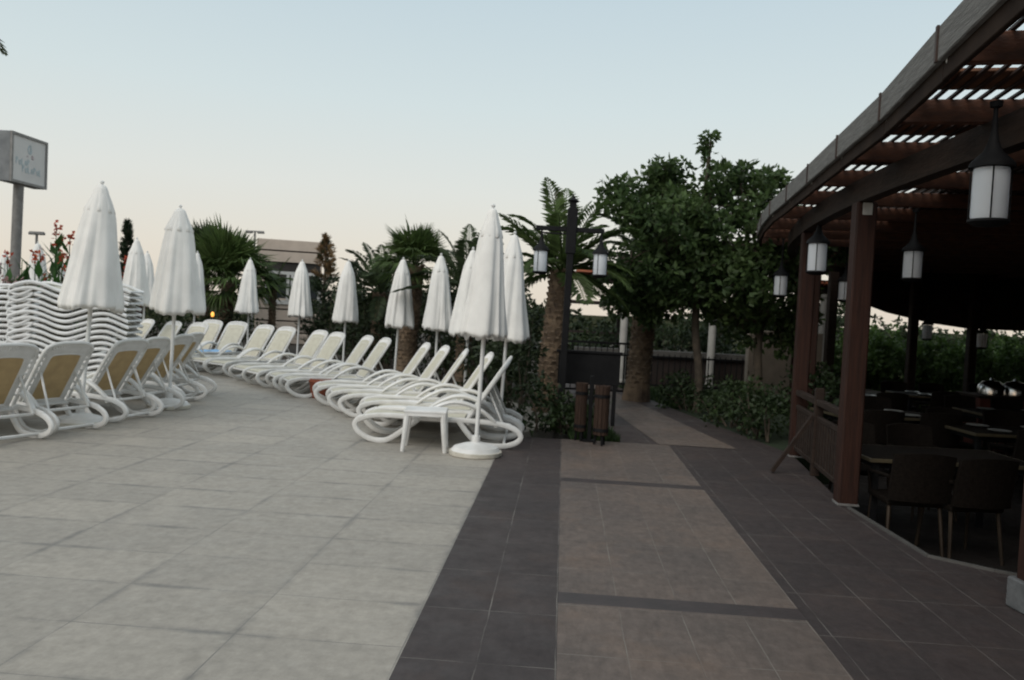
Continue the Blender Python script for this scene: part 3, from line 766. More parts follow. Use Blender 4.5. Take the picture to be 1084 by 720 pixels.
# palms
fan_palm(X(430, 16.6), 16.6, 2.32, .21, 40, .98, 'tall fan palm with spiky upright leaves behind the middle parasols', 'palm_b', lean=(.12, 0))
date_palm(X(401, 19), 19, 1.75, .2, 24, 1.35, 'feathery palm with drooping fronds left of the fan palm', 'palm', emin=-30)
date_palm(X(492, 15.5), 15.5, 1.8, .16, 20, 1.35, 'feathery palm with arching fronds behind the nearest parasol', 'palm', emin=-10)
date_palm(X(582, 12.2), 12.2, 2.12, .19, 22, 1.3, 'palm with thick diamond-barked trunk left of the twin lantern post', 'palm_b', lean=(.13, 0), emin=-15,
          az=[(-.72, -.25, .75, 1.3, .35), (.55, -.1, .62, 1.25, .7), (-.9, .1, .35, 1.1, 1.0), (-.8, -.2, .15, 1.0, 1.1), (.75, -.3, .35, 1.15, 1.0), (.35, -.6, .5, 1.0, 1.2)])
date_palm(2.28, 14.4, 2.5, .21, 24, 1.3, 'palm with rough trunk standing beside the garden path under the big tree', 'palm', lean=(.12, 0), emin=-30)
fan_palm(X(236, 22), 22, 1.9, .2, 46, 1.7, 'bushy fan palm left of the brown-sided building', 'palm_b', lean=(.1, 0))
fan_palm(X(213, 24.5), 24.5, 2.4, .2, 34, 1.4, 'dark fan palm behind the bushy one at left', 'palm')
date_palm(X(287, 22.5), 22.5, 1.75, .10, 9, 1.0, 'small green palm in front of the brown-sided building', 'palm_b', emin=-20)
# palm whose frond tips hang into the top left corner
date_palm(-7.44, 8.6, 4.86, .2, 24, 1.9, 'palm outside the left edge, frond tips hanging into the top corner', 'palm', emin=-12)
for px, d, h, w_, l in ((222, 21, 1.2, .8, 'low shrub with amber lamp below the bushy fan palm'), (250, 21.5, 1.4, .7, 'green shrub left of the farthest small parasol'),
                        (352, 21.2, 1.1, .5, 'low shrub right of the brown-sided building'), (190, 20.5, 1.1, .8, 'dark shrub behind the second large parasol'),
                        (140, 22, 1.35, .9, 'dark shrub behind the two small left parasols'), (165, 22, 1.3, .8, 'dark shrub between the large left parasols')):
    hedge_mass('round_shrub', [(X(px, d), d), (X(px + 14, d), d + .4)], 0, h, w_, 'hedge', .13, .06, .8, l, 'shrub')
# conifers
def conifer(x, y, H, r, label, z0=.2, top=None):
    root = empty('conifer', (x, y, 0)); tb = MB().tube([(0, 0, -.05), (0, 0, H * .6), (0.03, 0, H)], [.09, .05, .01], 8); tb.build('trunk', 'bark2', root)
    lf = MB(); lf2 = MB()
    n = int(H * 46)
    for i in range(n):
        t = (i + R()) / n; z = z0 + (H - z0) * t; rr_ = r * (1 - t) ** .75 * U(.65, 1.15); th = U(0, 6.28)
        for k in range(6):
            f = (k + 1) / 6; p = Vector((math.cos(th) * rr_ * f, math.sin(th) * rr_ * f, z + .12 * f))
            b = lf2 if (top and t > .62 and R() < .8) else lf
            for _ in range(7):
                b.leaf(p + rand_dir() * .04, (Vector((math.cos(th), math.sin(th), .7)) + rand_dir() * .7), .028, U(.09, .17), rand_dir())
    lf.build('crown', 'conifer', root)
    if lf2.v: lf2.build('dry_top', top, root)
    tag(root, label, 'tree')
conifer(X(341, 23.5), 23.5, 3.3, .75, 'conifer with a dry brown top right of the brown-sided building', top='dryleaf')
conifer(X(372, 24), 24, 2.6, .9, 'dark conifer right of the one with the dry top')
conifer(X(131, 27), 27, 3.75, .5, 'slim pointed conifer between the left parasols')
# broadleaf trees
def px_lobe(px, py, d, x0, r): p = D(px, py, d); return (p.x - x0, d - d0, p.z, r)
d0 = 13.2; x0 = X(742, d0)
broad_tree(x0, d0, 1.75, [px_lobe(672, 222, 13.0, x0, .55), px_lobe(668, 275, 12.8, x0, .5), px_lobe(700, 200, 13.3, x0, .5), px_lobe(718, 192, 13.4, x0, .34), px_lobe(710, 245, 12.7, x0, .65), px_lobe(750, 225, 13.2, x0, .7),
                           px_lobe(753, 143, 13.2, x0, .07), px_lobe(751, 154, 13.2, x0, .09), px_lobe(752, 166, 13.2, x0, .11), px_lobe(752, 178, 13.2, x0, .15), px_lobe(754, 192, 13.2, x0, .24), px_lobe(655, 205, 13.2, x0, .24), px_lobe(692, 178, 13.3, x0, .25), px_lobe(700, 292, 12.9, x0, .5), px_lobe(745, 285, 12.9, x0, .6), px_lobe(672, 310, 13.2, x0, .4), px_lobe(720, 312, 13.2, x0, .4), px_lobe(690, 330, 13.6, x0, .4), px_lobe(655, 322, 13.8, x0, .3), px_lobe(690, 285, 14.0, x0, .6), px_lobe(735, 300, 14.0, x0, .55), px_lobe(720, 255, 14.0, x0, .6), px_lobe(765, 290, 14.0, x0, .5)],
           .125, .07, 48, 'large broadleaf tree with a tall top shoot behind the twin lantern post', tr=.075, lean=(-.1, .1))
x0 = X(803, d0)
broad_tree(x0, d0, 1.5, [px_lobe(790, 205, 13.4, x0, .48), px_lobe(805, 235, 13.2, x0, .6), px_lobe(775, 255, 13.0, x0, .6), px_lobe(815, 190, 13.8, x0, .34), px_lobe(820, 280, 13.0, x0, .6), px_lobe(785, 300, 12.8, x0, .6), px_lobe(783, 185, 13.4, x0, .28),
                        px_lobe(835, 320, 13.2, x0, .6), px_lobe(850, 260, 13.6, x0, .7), px_lobe(785, 338, 13.2, x0, .4), px_lobe(825, 350, 13.4, x0, .45), px_lobe(770, 320, 14.0, x0, .5), px_lobe(800, 290, 14.2, x0, .6)],
           .125, .07, 48, 'broadleaf tree with spreading crown beside the pergola edge', tr=.085, lean=(.05, .1))
# low foliage bits seen between the veranda columns
for px, d, h, l in ((715, 23, 1.75, 'shrub seen through the veranda behind the palm trunk'), (620, 20, 1.0, 'low shrub behind the twin lantern post'), (745, 22.5, 1.6, 'shrub seen through the veranda by its right column'), (640, 22, 1.35, 'shrub left of the veranda columns')):
    hedge_mass('round_shrub', [(X(px - 10, d), d), (X(px + 20, d), d)], 0, h, .7, 'hedge', .14, .07, .9, l, 'shrub')
# cannas / flowers at the far left
def flower_plant(px, d, h, n, label, bronze=False, fl='flower'):
    root = empty('flowering_plant', (X(px, d), d, 0)); st = MB(); lf = MB(); fw = MB()
    for i in range(n):
        bx, by = U(-.35, .35), U(-.25, .25); hh = h * U(.75, 1.05); tx, ty = bx + U(-.15, .15), by + U(-.1, .1)
        st.tube([(bx, by, -.01), ((bx + tx) / 2, (by + ty) / 2, hh * .5), (tx, ty, hh)], [.016, .013, .008], 5)
        for k in range(7):
            t = .25 + .1 * k; th = U(0, 6.28); p = Vector((bx + (tx - bx) * t, by + (ty - by) * t, hh * t))
            lf.leaf(p, Vector((math.cos(th) * .6, math.sin(th) * .6, U(.5, 1.1))), U(.11, .17), U(.35, .55), Vector((0, 0, 1)))
        if R() < .75:
            fw = MB()
            for k in range(16): fw.leaf(Vector((tx, ty, hh + U(-.16, .08))) + rand_dir() * .06, rand_dir() + Vector((0, 0, .3)), .07, .10, rand_dir())
            fw.build('flower', fl, root)
    st.build('stem', 'canna', root); lf.build('foliage', 'bronze' if bronze else 'canna', root)
    tag(root, label, 'flowering plant')
flower_plant(20, 16.4, 2.15, 7, 'green plant with orange-red flowers, second from the left edge above the stacked loungers')
flower_plant(4, 16.0, 1.9, 9, 'dark bronze leaved plant with pale pink flowers at the left edge', True, 'flower2')
flower_plant(50, 16.8, 1.95, 6, 'green plant with orange-red flowers in front of the distant parasols')
flower_plant(68, 16.6, 2.65, 8, 'tall green canna with large leaves left of the big left parasol')
flower_plant(80, 17.0, 2.6, 6, 'bronze canna with red flowers close to the big left parasol', True)
flower_plant(131, 20, 2.2, 8, 'plant with orange flowers between the left parasols below the slim conifer', True)
hedge_mass('round_shrub', [(X(-20, 18), 18), (X(60, 18.5), 18.5)], 0, 1.35, .7, 'hedge', .13, .06, .8, 'low green shrub under the orange flowers at far left', 'shrub')
# far hedge behind the restaurant
hedge_mass('clipped_hedge', [(6.5, 20.5), (10, 20.7), (15, 21)], -.5, 1.95, .7, 'hedge_far', .14, .075, 1.8, 'bright green hedge seen through the dark restaurant', 'hedge')
for px, d, h, l in ((1005, 23, 1.45, 'leafy shrub poking above the hedge between the restaurant posts'), (1068, 24, 1.6, 'round green shrub above the hedge at the right edge'), (915, 22.5, 1.9, 'green shrub above the hedge beside the nearest restaurant post')):
    hedge_mass('round_shrub', [(X(px - 14, d), d), (X(px + 14, d), d)], -.5, h + .3, .65, 'hedge_far', .15, .08, .8, l, 'shrub')
# far tree line closing the view to the sides and behind the planting
for i, (px, d, h) in enumerate(((-130, 34, 3.0), (-70, 36, 2.3), (180, 40, 2.6), (395, 38, 2.6), (455, 34, 2.4), (540, 34, 2.3))):
    broad_tree(X(px, d), d, h * .4, [(U(-.9, .9), U(-.5, .5), h * U(.45, .8), h * .24) for _ in range(7)], .28, .15, 9, ['far tree beyond the left picture edge', 'second far tree beyond the left picture edge', 'far tree behind the shrubs between the big left parasols', 
               'far tree behind the conifers', 'far tree behind the fan palm', 'far tree behind the nearest parasol'][i], 'shrub', tr=.12)
for i, (px, d, h) in enumerate(((565, 30, 2.0), (640, 32, 1.7), (700, 31, 1.75), (760, 30, 2.2), (820, 31, 2.5), (880, 33, 2.6))):
    hedge_mass('far_shrub', [(X(px - 34, d), d), (X(px + 34, d), d + .5)], 0, h, .9, 'shrub', .26, .13, .38, ['far dark shrub behind the thick barked palm trunk', 'far dark shrub behind the low shelter', 'far dark shrub seen through the veranda left half', 'far dark shrub seen through the veranda right half', 'far dark shrub behind the beige wall', 'far dark shrub between the two pergola posts'][i], 'shrub')
for px, d, h, l in ((945, 36, 2.3, 'far dark trees beyond the restaurant, left of the thin posts'), (1010, 38, 2.0, 'far dark trees beyond the restaurant, between the thin posts'), (1075, 36, 2.4, 'far dark trees beyond the restaurant at the right edge')):
    hedge_mass('far_shrub', [(X(px - 40, d), d), (X(px + 40, d), d + .5)], -.5, h, .9, 'shrub', .26, .13, .38, l, 'shrub')
# lawn patches
def lawn(name, pts, n):
    mb = MB(); xs = [p[0] for p in pts]; ys = [p[1] for p in pts]
    def inside(x, y):
        c = False
        for (x1, y1), (x2, y2) in zip(pts, pts[1:] + pts[:1]):
            if (y1 > y) != (y2 > y) and x < (x2 - x1) * (y - y1) / (y2 - y1) + x1: c = not c
        return c
    k = 0
    while k < n:
        x, y = U(min(xs), max(xs)), U(min(ys), max(ys))
        if not inside(x, y): continue
        k += 1; th = U(0, 6.28); w = U(.008, .014); h = U(.05, .11)
        dx, dy = math.cos(th) * w, math.sin(th) * w
        mb.add([(x - dx, y - dy, -.012), (x + dx, y + dy, -.012), (x + U(-.05, .05), y + U(-.05, .05), h)], [(0, 1, 2)])
    o = mb.build(name, 'grassblade'); o['kind'] = 'stuff'; o['label'] = 'short green grass between path and shrubs'
lawn('grass', [(.75, 9.55), (1.34, 9.5), (1.22, 12.8), (.95, 12.8)], 5000)
lawn('grass', [(2.78, 13.4), (4.9, 13.4), (5.6, 16.8), (2.3, 16.9)], 7000)

# ------------------------------------------------------------------ lanterns, lamp post
def lantern_mesh(root, s=1.0, rod=.5):
    cap = MB().lathe([(.012, .30), (.018, .20), (.03, .14), (.05, .09), (.095, .045), (.115, .02), (.118, 0), (.0, 0)], 20)
    cap.v = [(x * s, y * s, z * s) for x, y, z in cap.v]
    autosmooth(cap.build('cap', 'black', root), 40)
    gl = MB().lathe([(.0, -.004), (.088, -.004), (.092, -.02), (.092, -.27), (.088, -.285), (0, -.285)], 24)
    gl.v = [(x * s, y * s, z * s) for x, y, z in gl.v]
    autosmooth(gl.build('glass', 'glass', root), 40)
    cg = MB()
    for k in range(4):
        th = rad(45 + 90 * k + 20); cg.tube([(.1 * s * math.cos(th), .1 * s * math.sin(th), .005), (.1 * s * math.cos(th), .1 * s * math.sin(th), -.295 * s)], 0.0045 * s, 6)
    cg.v = [tuple(v) for v in cg.v]
    cg.lathe([(.0, -.287 * s), (.105 * s, -.287 * s), (.108 * s, -.30 * s), (.07 * s, -.322 * s), (.0, -.33 * s)], 20)
    autosmooth(cg.build('cage', 'black', root), 40)
    if rod > 0:
        rb = MB().tube([(0, 0, .28 * s), (0, 0, .28 * s + rod)], .012 * s, 8); rb.tube([(0, 0, .28 * s + rod - .03), (0, 0, .28 * s + rod)], [.03 * s, .035 * s], 10)
        rb.build('rod', 'black', root)
ZR = 2.73
lan = None
for px, py, d, l in ((1050, 178, 4.5, 'nearest white lantern hanging under the pergola near the right edge'),
                     (866, 258, 8.4, 'white lantern hanging in front of the second pergola post'),
                     (967, 266, 8.6, 'white lantern hanging right of the nearest full pergola post'),
                     (827, 292, 12.0, 'small white lantern hanging at the far left end of the pergola'),
                     (895, 298, 12.6, 'small white lantern between the two pergola posts'),
                     (982, 344, 16.8, 'tiny dark far lantern against the sky strip beyond the restaurant'),
                     (1040, 353, 16.6, 'tiny pale far lantern against the hedge at the right')):
    p = D(px, py, d); root = empty('hanging_lantern', p)
    lantern_mesh(root, 1.0, max(.05, ZR - p.z - .28 + (.06)))
    tag(root, l, 'lantern', 'lanterns hanging under the pergola')
# twin lantern post
d = 10.6; b = Vector((X(597, d), d, 0))
root = empty('lantern_post', b)
top = D(607, 214, d)
lean = (top - b)
qm = Vector((0, 0, 1)).rotation_difference(lean.normalized()).to_matrix().to_4x4()
Hh = lean.length
pm = MB().box((0, 0, Hh / 2), (.085, .085, Hh), None, .006)
pm.box((0, 0, .12), (.16, .16, .24), None, .01); pm.box((0, 0, Hh - .38), (.13, .11, .6), None, .01)
pm.lathe([(.06, Hh), (.075, Hh + .02), (.03, Hh + .05), (.0, Hh + .10)], 12)
pm.build('post', 'black', root, mat4=qm)
cbm = MB(); zc = Hh - .36
cbm.box((-.02, 0, zc), (.90, .05, .06), None, .004)
cbm.box((-.2, 0, zc - .06), (.35, .02, .02)); 
cbm.build('crossbar', 'black', root, mat4=qm)
for sx, l in ((-.385, 0), (.40, 0)):
    lr = empty('lantern', (0, 0, 0)); lr.parent = root
    pos = qm @ Vector((sx, 0, zc - .30)); lr.location = pos
    lantern_mesh(lr, .95, 0)
tag(root, 'black twin lantern post with crossbar behind the wooden litter bins', 'lamp post')
# ------------------------------------------------------------------ litter bins
bc = G(631, 470)
def litter_bin(x, y, label, h=.70, r=.125):
    root = empty('litter_bin', (x, y, 0), rad(12))
    body = MB()
    for k in range(12):
        th = 2 * math.pi * k / 12; c = (r * math.cos(th), r * math.sin(th), .11 + (h - .11) / 2)
        body.box(c, (.016, r * .49, h - .13 + U(-.006, .006)), Matrix.Rotation(th, 3, 'Z'), .004)
    body.build('slats', 'binwood', root)
    for z in (.16, h - .15):
        bn = MB().lathe([(r + .010, z), (r + .0145, z + .002), (r + .0145, z + .038), (r + .010, z + .04)], 24)
        bn.build('band', 'black', root)
    ln = MB().lathe([(0, .115), (r - .014, .115), (r - .014, h - .02), (r - .02, h - .02), (r - .02, .13), (0, .13)], 20)
    ln.build('liner', 'black', root)
    for k in range(3):
        th = rad(30 + 120 * k); MB().tube([(r * .7 * math.cos(th), r * .7 * math.sin(th), .12), (r * .9 * math.cos(th), r * .9 * math.sin(th), 0)], .014, 6).build('foot', 'black', root)
    tag(root, label, 'litter bin', 'wooden litter bins')
litter_bin(X(619, 9.45), 9.47, 'left wooden slatted litter bin with black bands, on the walkway end', .70, .062)
litter_bin(X(640.5, 9.25), 9.22, 'right wooden slatted litter bin with black bands, on the walkway end', .70, .078)
bp = empty('bin_post', (X(629, 9.45), 9.45, 0))
MB().box((0, 0, .39), (.045, .045, .78), None, .004).box((0, 0, .012), (.16, .16, .02)).build('post', 'black', bp)
MB().box((0, 0, .52), (.09, .03, .05)).build('bracket', 'black', bp)
tag(bp, 'thin black post standing between the two wooden litter bins', 'post')
# dark board behind
d = 10.9
ib = empty('dark_board', (X(625, d), d, 0))
MB().box((0, 0, .76), (.84, .05, .42), None, .006).build('panel', 'black', ib)
MB().box((0, 0, .99), (.90, .09, .035), None, .006).build('top_rail', 'black', ib)
for sx in (-.36, .36): MB().box((sx, 0, .275), (.05, .05, .55)).build('leg', 'black', ib)
tag(ib, 'low black board on legs behind the wooden litter bins', 'board')

# ------------------------------------------------------------------ pergola restaurant
perg = empty('pergola', (3.2, 7.0, 0))
PO = Vector((3.2, 7.0, 0))
Epts = [(2.6, -5), (2.05, -3), (1.72, -1), (1.62, 1), (1.72, 2.4), (1.93, 3.55), (2.23, 4.94), (2.52, 6.65), (2.81, 8.3), (3.0, 9.45), (3.28, 10.75), (3.60, 11.95), (4.4, 14.4), (5.4, 17.2), (6.9, 20.5)]
Es = spline([(x, y, 0) for x, y in Epts], 24)
# arclength resample
acc = [0]
for a, b_ in zip(Es, Es[1:]): acc.append(acc[-1] + (b_ - a).length)
def E_at(s):
    s = max(0, min(acc[-1] - 1e-6, s))
    lo, hi = 0, len(acc) - 1
    while hi - lo > 1:
        m = (lo + hi) // 2
        if acc[m] <= s: lo = m
        else: hi = m
    f = (s - acc[lo]) / (acc[hi] - acc[lo]); p = Es[lo].lerp(Es[hi], f)
    a_, b_ = E_raw(s - .6), E_raw(s + .6)
    t = (b_ - a_).normalized(); n = Vector((t.y, -t.x, 0)); return p, t, n
def E_raw(s):
    s = max(0, min(acc[-1] - 1e-6, s)); lo, hi = 0, len(acc) - 1
    while hi - lo > 1:
        m = (lo + hi) // 2
        if acc[m] <= s: lo = m
        else: hi = m
    f = (s - acc[lo]) / (acc[hi] - acc[lo]); return Es[lo].lerp(Es[hi], f)
LT = acc[-1]
Z0 = 2.74           # underside of rafters
def off(s, o):
    p, t, n = E_at(s); return p + n * o
RS = 1.16
s_p = None
# align a rafter with the photo: outer end near (2.21,4.94)
best = min(range(2000), key=lambda i: (E_raw(i * LT / 2000) - Vector((2.22, 4.9, 0))).length); s_ref = best * LT / 2000
s_list = []; s = s_ref
while s > .2: s -= RS
s += RS
while s < LT - .2: s_list.append(s); s += RS
# fascia: straight boards between rafter ends, each joint visible
js = [0] + [q + .1 for q in s_list] + [LT]
for a, b_ in zip(js, js[1:]):
    pa, pb = off(a, -.03), off(b_, -.03)
    dr = (pb - pa).normalized()
    fb = MB().bar(pa - PO + dr * .010 + Vector((0, 0, Z0 + .125)), pb - PO - dr * .010 + Vector((0, 0, Z0 + .125)), .035, .17, bev=.006)
    fb.build('fascia_board', 'greywood', perg)
    MB().bar(pa + (off((a + b_) / 2, 0) - off((a + b_) / 2, -.03)) - PO + Vector((0, 0, Z0 + .0)), pb + (off((a + b_) / 2, 0) - off((a + b_) / 2, -.03)) - PO + Vector((0, 0, Z0 + .005)), .03, .10, bev=.004).build('lower_board', 'darkroof', perg)
    up_ = Vector((0, 0, Z0 + .125)); nn_ = Vector((dr.y, -dr.x, 0))
    MB().bar(pb - PO + up_ - dr * .013 - nn_ * .021, pb - PO + up_ + dr * .013 - nn_ * .021, .012, .172).build('joint_strap', 'slatwood', perg)
for s in s_list:
    p, t, n = E_at(s)
    rf = MB().bar(p - n * .0 - PO + Vector((0, 0, Z0 + .07)), p + n * 6.5 - PO + Vector((0, 0, Z0 + .07)), .06, .14, bev=.006)
    ro = rf.build('rafter', 'rafterwood', perg)
    MB().box(p + n * .008 + t * .05 - PO + Vector((0, 0, Z0 + .035)), (.045, .045, .04), None, .01).build('end_cap', 'plaster', ro)
for a, b_ in zip(s_list, s_list[1:]):
    m0 = b_ - .30
    p, t, n = E_at(m0)
    MB().bar(p + n * .06 - PO + Vector((0, 0, Z0 + .176)), p + n * 1.9 - PO + Vector((0, 0, Z0 + .176)), .36, .02, bev=.004).build('cover_plank', 'plankwood', perg)
sl = MB()
NS = 160
for k in range(26):
    o = .07 + k * .083
    prev = None
    pts = [off(LT * i / NS, o) + Vector((0, 0, Z0 + .152)) - PO for i in range(NS + 1)]
    for a, b_ in zip(pts, pts[1:]): sl.bar(a, b_, .024, .014)
sl.build('slat_deck', 'slatwood', perg)
# solid roof over the inner part
rp = [off(LT * i / 60, 1.45) for i in range(61)]
inner = [(p.x - PO.x, p.y - PO.y) for p in rp]
rfm = MB().poly(inner + [(22 - PO.x, 20.5 - PO.y), (22 - PO.x, -6 - PO.y)], Z0 + .2, Z0 + .30)
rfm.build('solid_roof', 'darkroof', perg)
jo = MB()
for k in range(30):
    y = 2 + k * .5
    jo.box((8.2, y - PO.y, Z0 + .17), (14.5 - .0, .05, .05))
jo.build('ceiling_batten', 'slatwood', perg)
# ring beam on posts
bpts = spline([(3.0, -3, 0), (2.74, 1, 0), (2.74, 3, 0), (2.76, 4.34, 0), (2.88, 6.7, 0), (3.26, 9.05, 0), (3.95, 11.6, 0), (5.0, 14.1, 0), (6.2, 16.2, 0), (7.5, 17.4, 0)], 10)
be = MB()
for a, b_ in zip(bpts, bpts[1:]):
    be.bar(a - PO + Vector((0, 0, Z0 - .095)), b_ - PO + Vector((0, 0, Z0 - .095)), .11, .19)
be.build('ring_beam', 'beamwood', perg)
def post(x, y, zb, w=.20, plinth=0.0, rz=0.2, mt='deckwood', bracket=False):
    po = MB().box((0, 0, (zb + Z0 - .19) / 2), (w, w, Z0 - .19 - zb), None, .012)
    m4 = Matrix.Translation((x - PO.x, y - PO.y, 0)) @ Matrix.Rotation(rz, 4, 'Z')
    o = po.build('post', mt, perg, mat4=m4)
    if plinth > 0:
        MB().box((0, 0, zb + plinth / 2), (w + .06, w + .06, plinth), None, .01).build('plinth', 'stone', o)
    else:
        MB().box((0, 0, zb + .010), (w + .012, w + .012, .020), None, .003).build('shoe', 'grey', o)
    if bracket: MB().box((0, -.004 - w / 2, Z0 - .25), (.075, .008, .10)).build('bracket', 'plaster', o)
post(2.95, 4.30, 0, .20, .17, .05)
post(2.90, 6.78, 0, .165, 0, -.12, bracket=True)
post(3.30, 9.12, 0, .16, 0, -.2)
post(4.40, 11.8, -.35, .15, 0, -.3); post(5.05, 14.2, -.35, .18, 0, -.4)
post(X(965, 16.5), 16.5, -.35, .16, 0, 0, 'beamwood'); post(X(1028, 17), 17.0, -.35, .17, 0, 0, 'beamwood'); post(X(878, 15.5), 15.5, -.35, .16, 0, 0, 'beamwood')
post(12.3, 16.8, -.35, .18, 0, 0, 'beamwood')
# sloping rear eave
ev = MB()
pl_ = [D(880, 300, 17.4), D(905, 318, 17.4), D(940, 331, 17.4), D(985, 342, 17.4), D(1025, 348, 17.4), D(1090, 351, 17.4), D(1240, 360, 17.4)]
vs = []
for p in pl_: vs += [(p.x - PO.x, p.y - PO.y, p.z), (p.x - PO.x, p.y - PO.y, Z0 + .2)]
n = len(pl_)
vs2 = [(x, y + .06, z) for x, y, z in vs]
fs = []
for i in range(n - 1):
    a, b_, c, e = 2 * i, 2 * i + 2, 2 * i + 3, 2 * i + 1
    fs += [(a, b_, c, e), (a + 2 * n, e + 2 * n, c + 2 * n, b_ + 2 * n), (a, a + 2 * n, b_ + 2 * n, b_), (e, c, c + 2 * n, e + 2 * n)]
ev.add(vs + vs2, fs); ev.build('rear_eave', 'darkroof', perg)
tag(perg, 'curved dark timber pergola with slatted roof over the open restaurant', 'pergola')
# right side wall of the restaurant
wl = MB().box((0, 0, 1.2), (.2, 24, 3.1)); wo_ = wl.build('unseen_wall', 'darkroof'); wo_.location = (15.2, 6, 0)
tag(wo_, 'dark closed wall at the right side of the restaurant', 'wall')
wl = MB().box((0, 0, 1.2), (13.5, .2, 3.1)); wo2 = wl.build('unseen_wall', 'darkroof'); wo2.location = (8.4, -5.2, 0)  # added out of view to cut ambient light under the pergola
tag(wo2, 'unseen wall added behind the camera to darken the near end of the restaurant', 'wall')
# railing between two posts
ra, rb = Vector((2.93, 6.92, 0)), Vector((3.25, 9.0, 0)); rd = (rb - ra); rl = rd.length
rlm = Matrix.Rotation(math.atan2(rd.y, rd.x), 4, 'Z')
rail = empty('timber_railing', ra, math.atan2(rd.y, rd.x))
MB().box((rl / 2, 0, .74), (rl, .07, .06), None, .006).build('top_rail', 'beamwood', rail)
MB().box((rl / 2, 0, .58), (rl, .045, .05), None, .006).build('middle_rail', 'beamwood', rail)
MB().box((rl / 2, 0, .12), (rl, .045, .05), None, .006).build('bottom_rail', 'beamwood', rail)
vb = MB()
for k in range(19): vb.box((.06 + k * (rl - .1) / 18.5, .008, .35), (.075, .018, .44))
vb.build('vertical_boards', 'beamwood', rail)
MB().box((rl * .52, 0, .44), (.06, .085, .88), None, .006).build('stanchion', 'beamwood', rail)
MB().bar((rl * .52, .05, .60), (rl * .52 - .03, .42, .015), .05, .035).build('diagonal_brace', 'beamwood', rail)
tag(rail, 'low timber railing with a diagonal brace between the two pergola posts', 'railing')

# restaurant furniture (floor at -0.35)
FZ = -.35
def chair_proto():
    root = empty('restaurant_chair')
    s = MB().box((0, 0, .44), (.46, .44, .05), None, .02); s.build('seat', 'wicker', root)
    b = MB(); n = 8
    for i in range(n):
        x0, x1 = -.24 + .48 * i / n, -.24 + .48 * (i + 1) / n
        f = lambda x: -.23 - .05 * (1 - (x / .24) ** 2)
        tp = lambda x: .855 + .025 * (1 - (x / .24) ** 2)
        vs = []
        for x in (x0, x1): vs += [(x, f(x), .47), (x, f(x) - .07, tp(x)), (x, f(x) - .035 - .07, tp(x)), (x, f(x) - .035, .47)]
        b.add(vs, [(0, 4, 5, 1), (1, 5, 6, 2), (2, 6, 7, 3), (3, 7, 4, 0)] + ([(0, 1, 2, 3)] if i == 0 else []) + ([(4, 7, 6, 5)] if i == n - 1 else []))
    b.build('backrest', 'wicker', root)
    for sx in (-1, 1):
        for sy in (-1, 1):
            MB().tube([(sx * .20, sy * .18, .43), (sx * .225, sy * .22 - (.02 if sy < 0 else 0), 0)], [.017, .013], 8).build('leg', 'chairleg', root)
        MB().tube([(sx * .235, -.25, .66), (sx * .25, -.05, .65), (sx * .245, .17, .63), (sx * .215, .19, .44)], .016, 8).build('armrest', 'wicker', root)
    return root
ch0 = chair_proto(); cfirst = True
def place_chair(x, y, rz, label):
    global cfirst
    o = ch0 if cfirst else copy_tree(ch0); cfirst = False
    o.location = (x, y, FZ); o.rotation_euler = (0, 0, rz); tag(o, label, 'chair', 'dark wicker chairs in the restaurant')
def table_proto():
    root = empty('restaurant_table')
    tt = MB().box((0, 0, .72), (1.47, .82, .036), None, .004).build('table_top', 'wicker', root)
    ed_ = MB()
    for q in (-1, 1):
        ed_.box((0, q * .418, .72), (1.5, .016, .033), None, .004); ed_.box((q * .743, 0, .72), (.016, .82, .033), None, .004)
    ed_.build('lit_edge', 'edgeglint', tt)  # strips painted brighter than the top, as if catching light
    for sx in (-1, 1):
        for sy in (-1, 1): MB().box((sx * .68, sy * .36, .35), (.05, .05, .70)).build('leg', 'black', root)
    MB().box((0, 0, .67), (1.36, .70, .05)).build('apron', 'black', root)
    return root
tb0 = table_proto(); tfirst = True
def place_table(x, y, rz, label):
    global tfirst
    o = tb0 if tfirst else copy_tree(tb0); tfirst = False
    o.location = (x, y, FZ); o.rotation_euler = (0, 0, rz); tag(o, label, 'table', 'tables in the restaurant')
place_table(3.88, 7.28, 0, 'dark table with edge light painted pale behind the two nearest wicker chairs')
place_chair(X(969, 6.72), 6.72, rad(-4), 'nearest left dark wicker chair, back to the walkway, beside the pergola post')
place_chair(X(1028, 6.62), 6.62, rad(5), 'nearest right dark wicker chair, back to the walkway')
place_chair(3.55, 8.0, rad(178), 'dark wicker chair across the nearest table, left one')
place_chair(4.2, 8.02, rad(184), 'dark wicker chair across the nearest table, right one')
spots = [(6.0, 9.4, 0, 'table in the second row behind the nearest restaurant table'), (4.9, 10.6, .1, 'table just right of the second pergola post'), (7.4, 11.6, 0, 'table in front of the red counter'),
         (5.6, 13.4, .2, 'far table near the left restaurant posts'), (7.6, 14.2, 0, 'far table in front of the far hedge, middle'), (9.6, 14.8, 0, 'far table near the right end of the hedge')]
for i, (x, y, r_, l) in enumerate(spots):
    place_table(x, y, r_, l)
    for k, (dx, dy, a) in enumerate(((-.36, -.62, 0), (.36, -.62, 0), (-.36, .62, 180), (.36, .62, 180))):
        place_chair(x + dx, y + dy, rad(a + U(-6, 6)), ('wicker chair %s of ' % ('front left', 'front right', 'back left', 'back right')[k]) + l)
def china(x, y, label):
    o = MB().lathe([(0, 0), (.05, 0), (.10, .018), (.125, .022), (.10, .028), (.05, .012), (0, .012)], 20)
    ob = autosmooth(o.build('plate_setting', 'china'), 40); ob.location = (x, y, FZ + .7378); tag(ob, label, 'tableware', 'place settings on the restaurant tables')
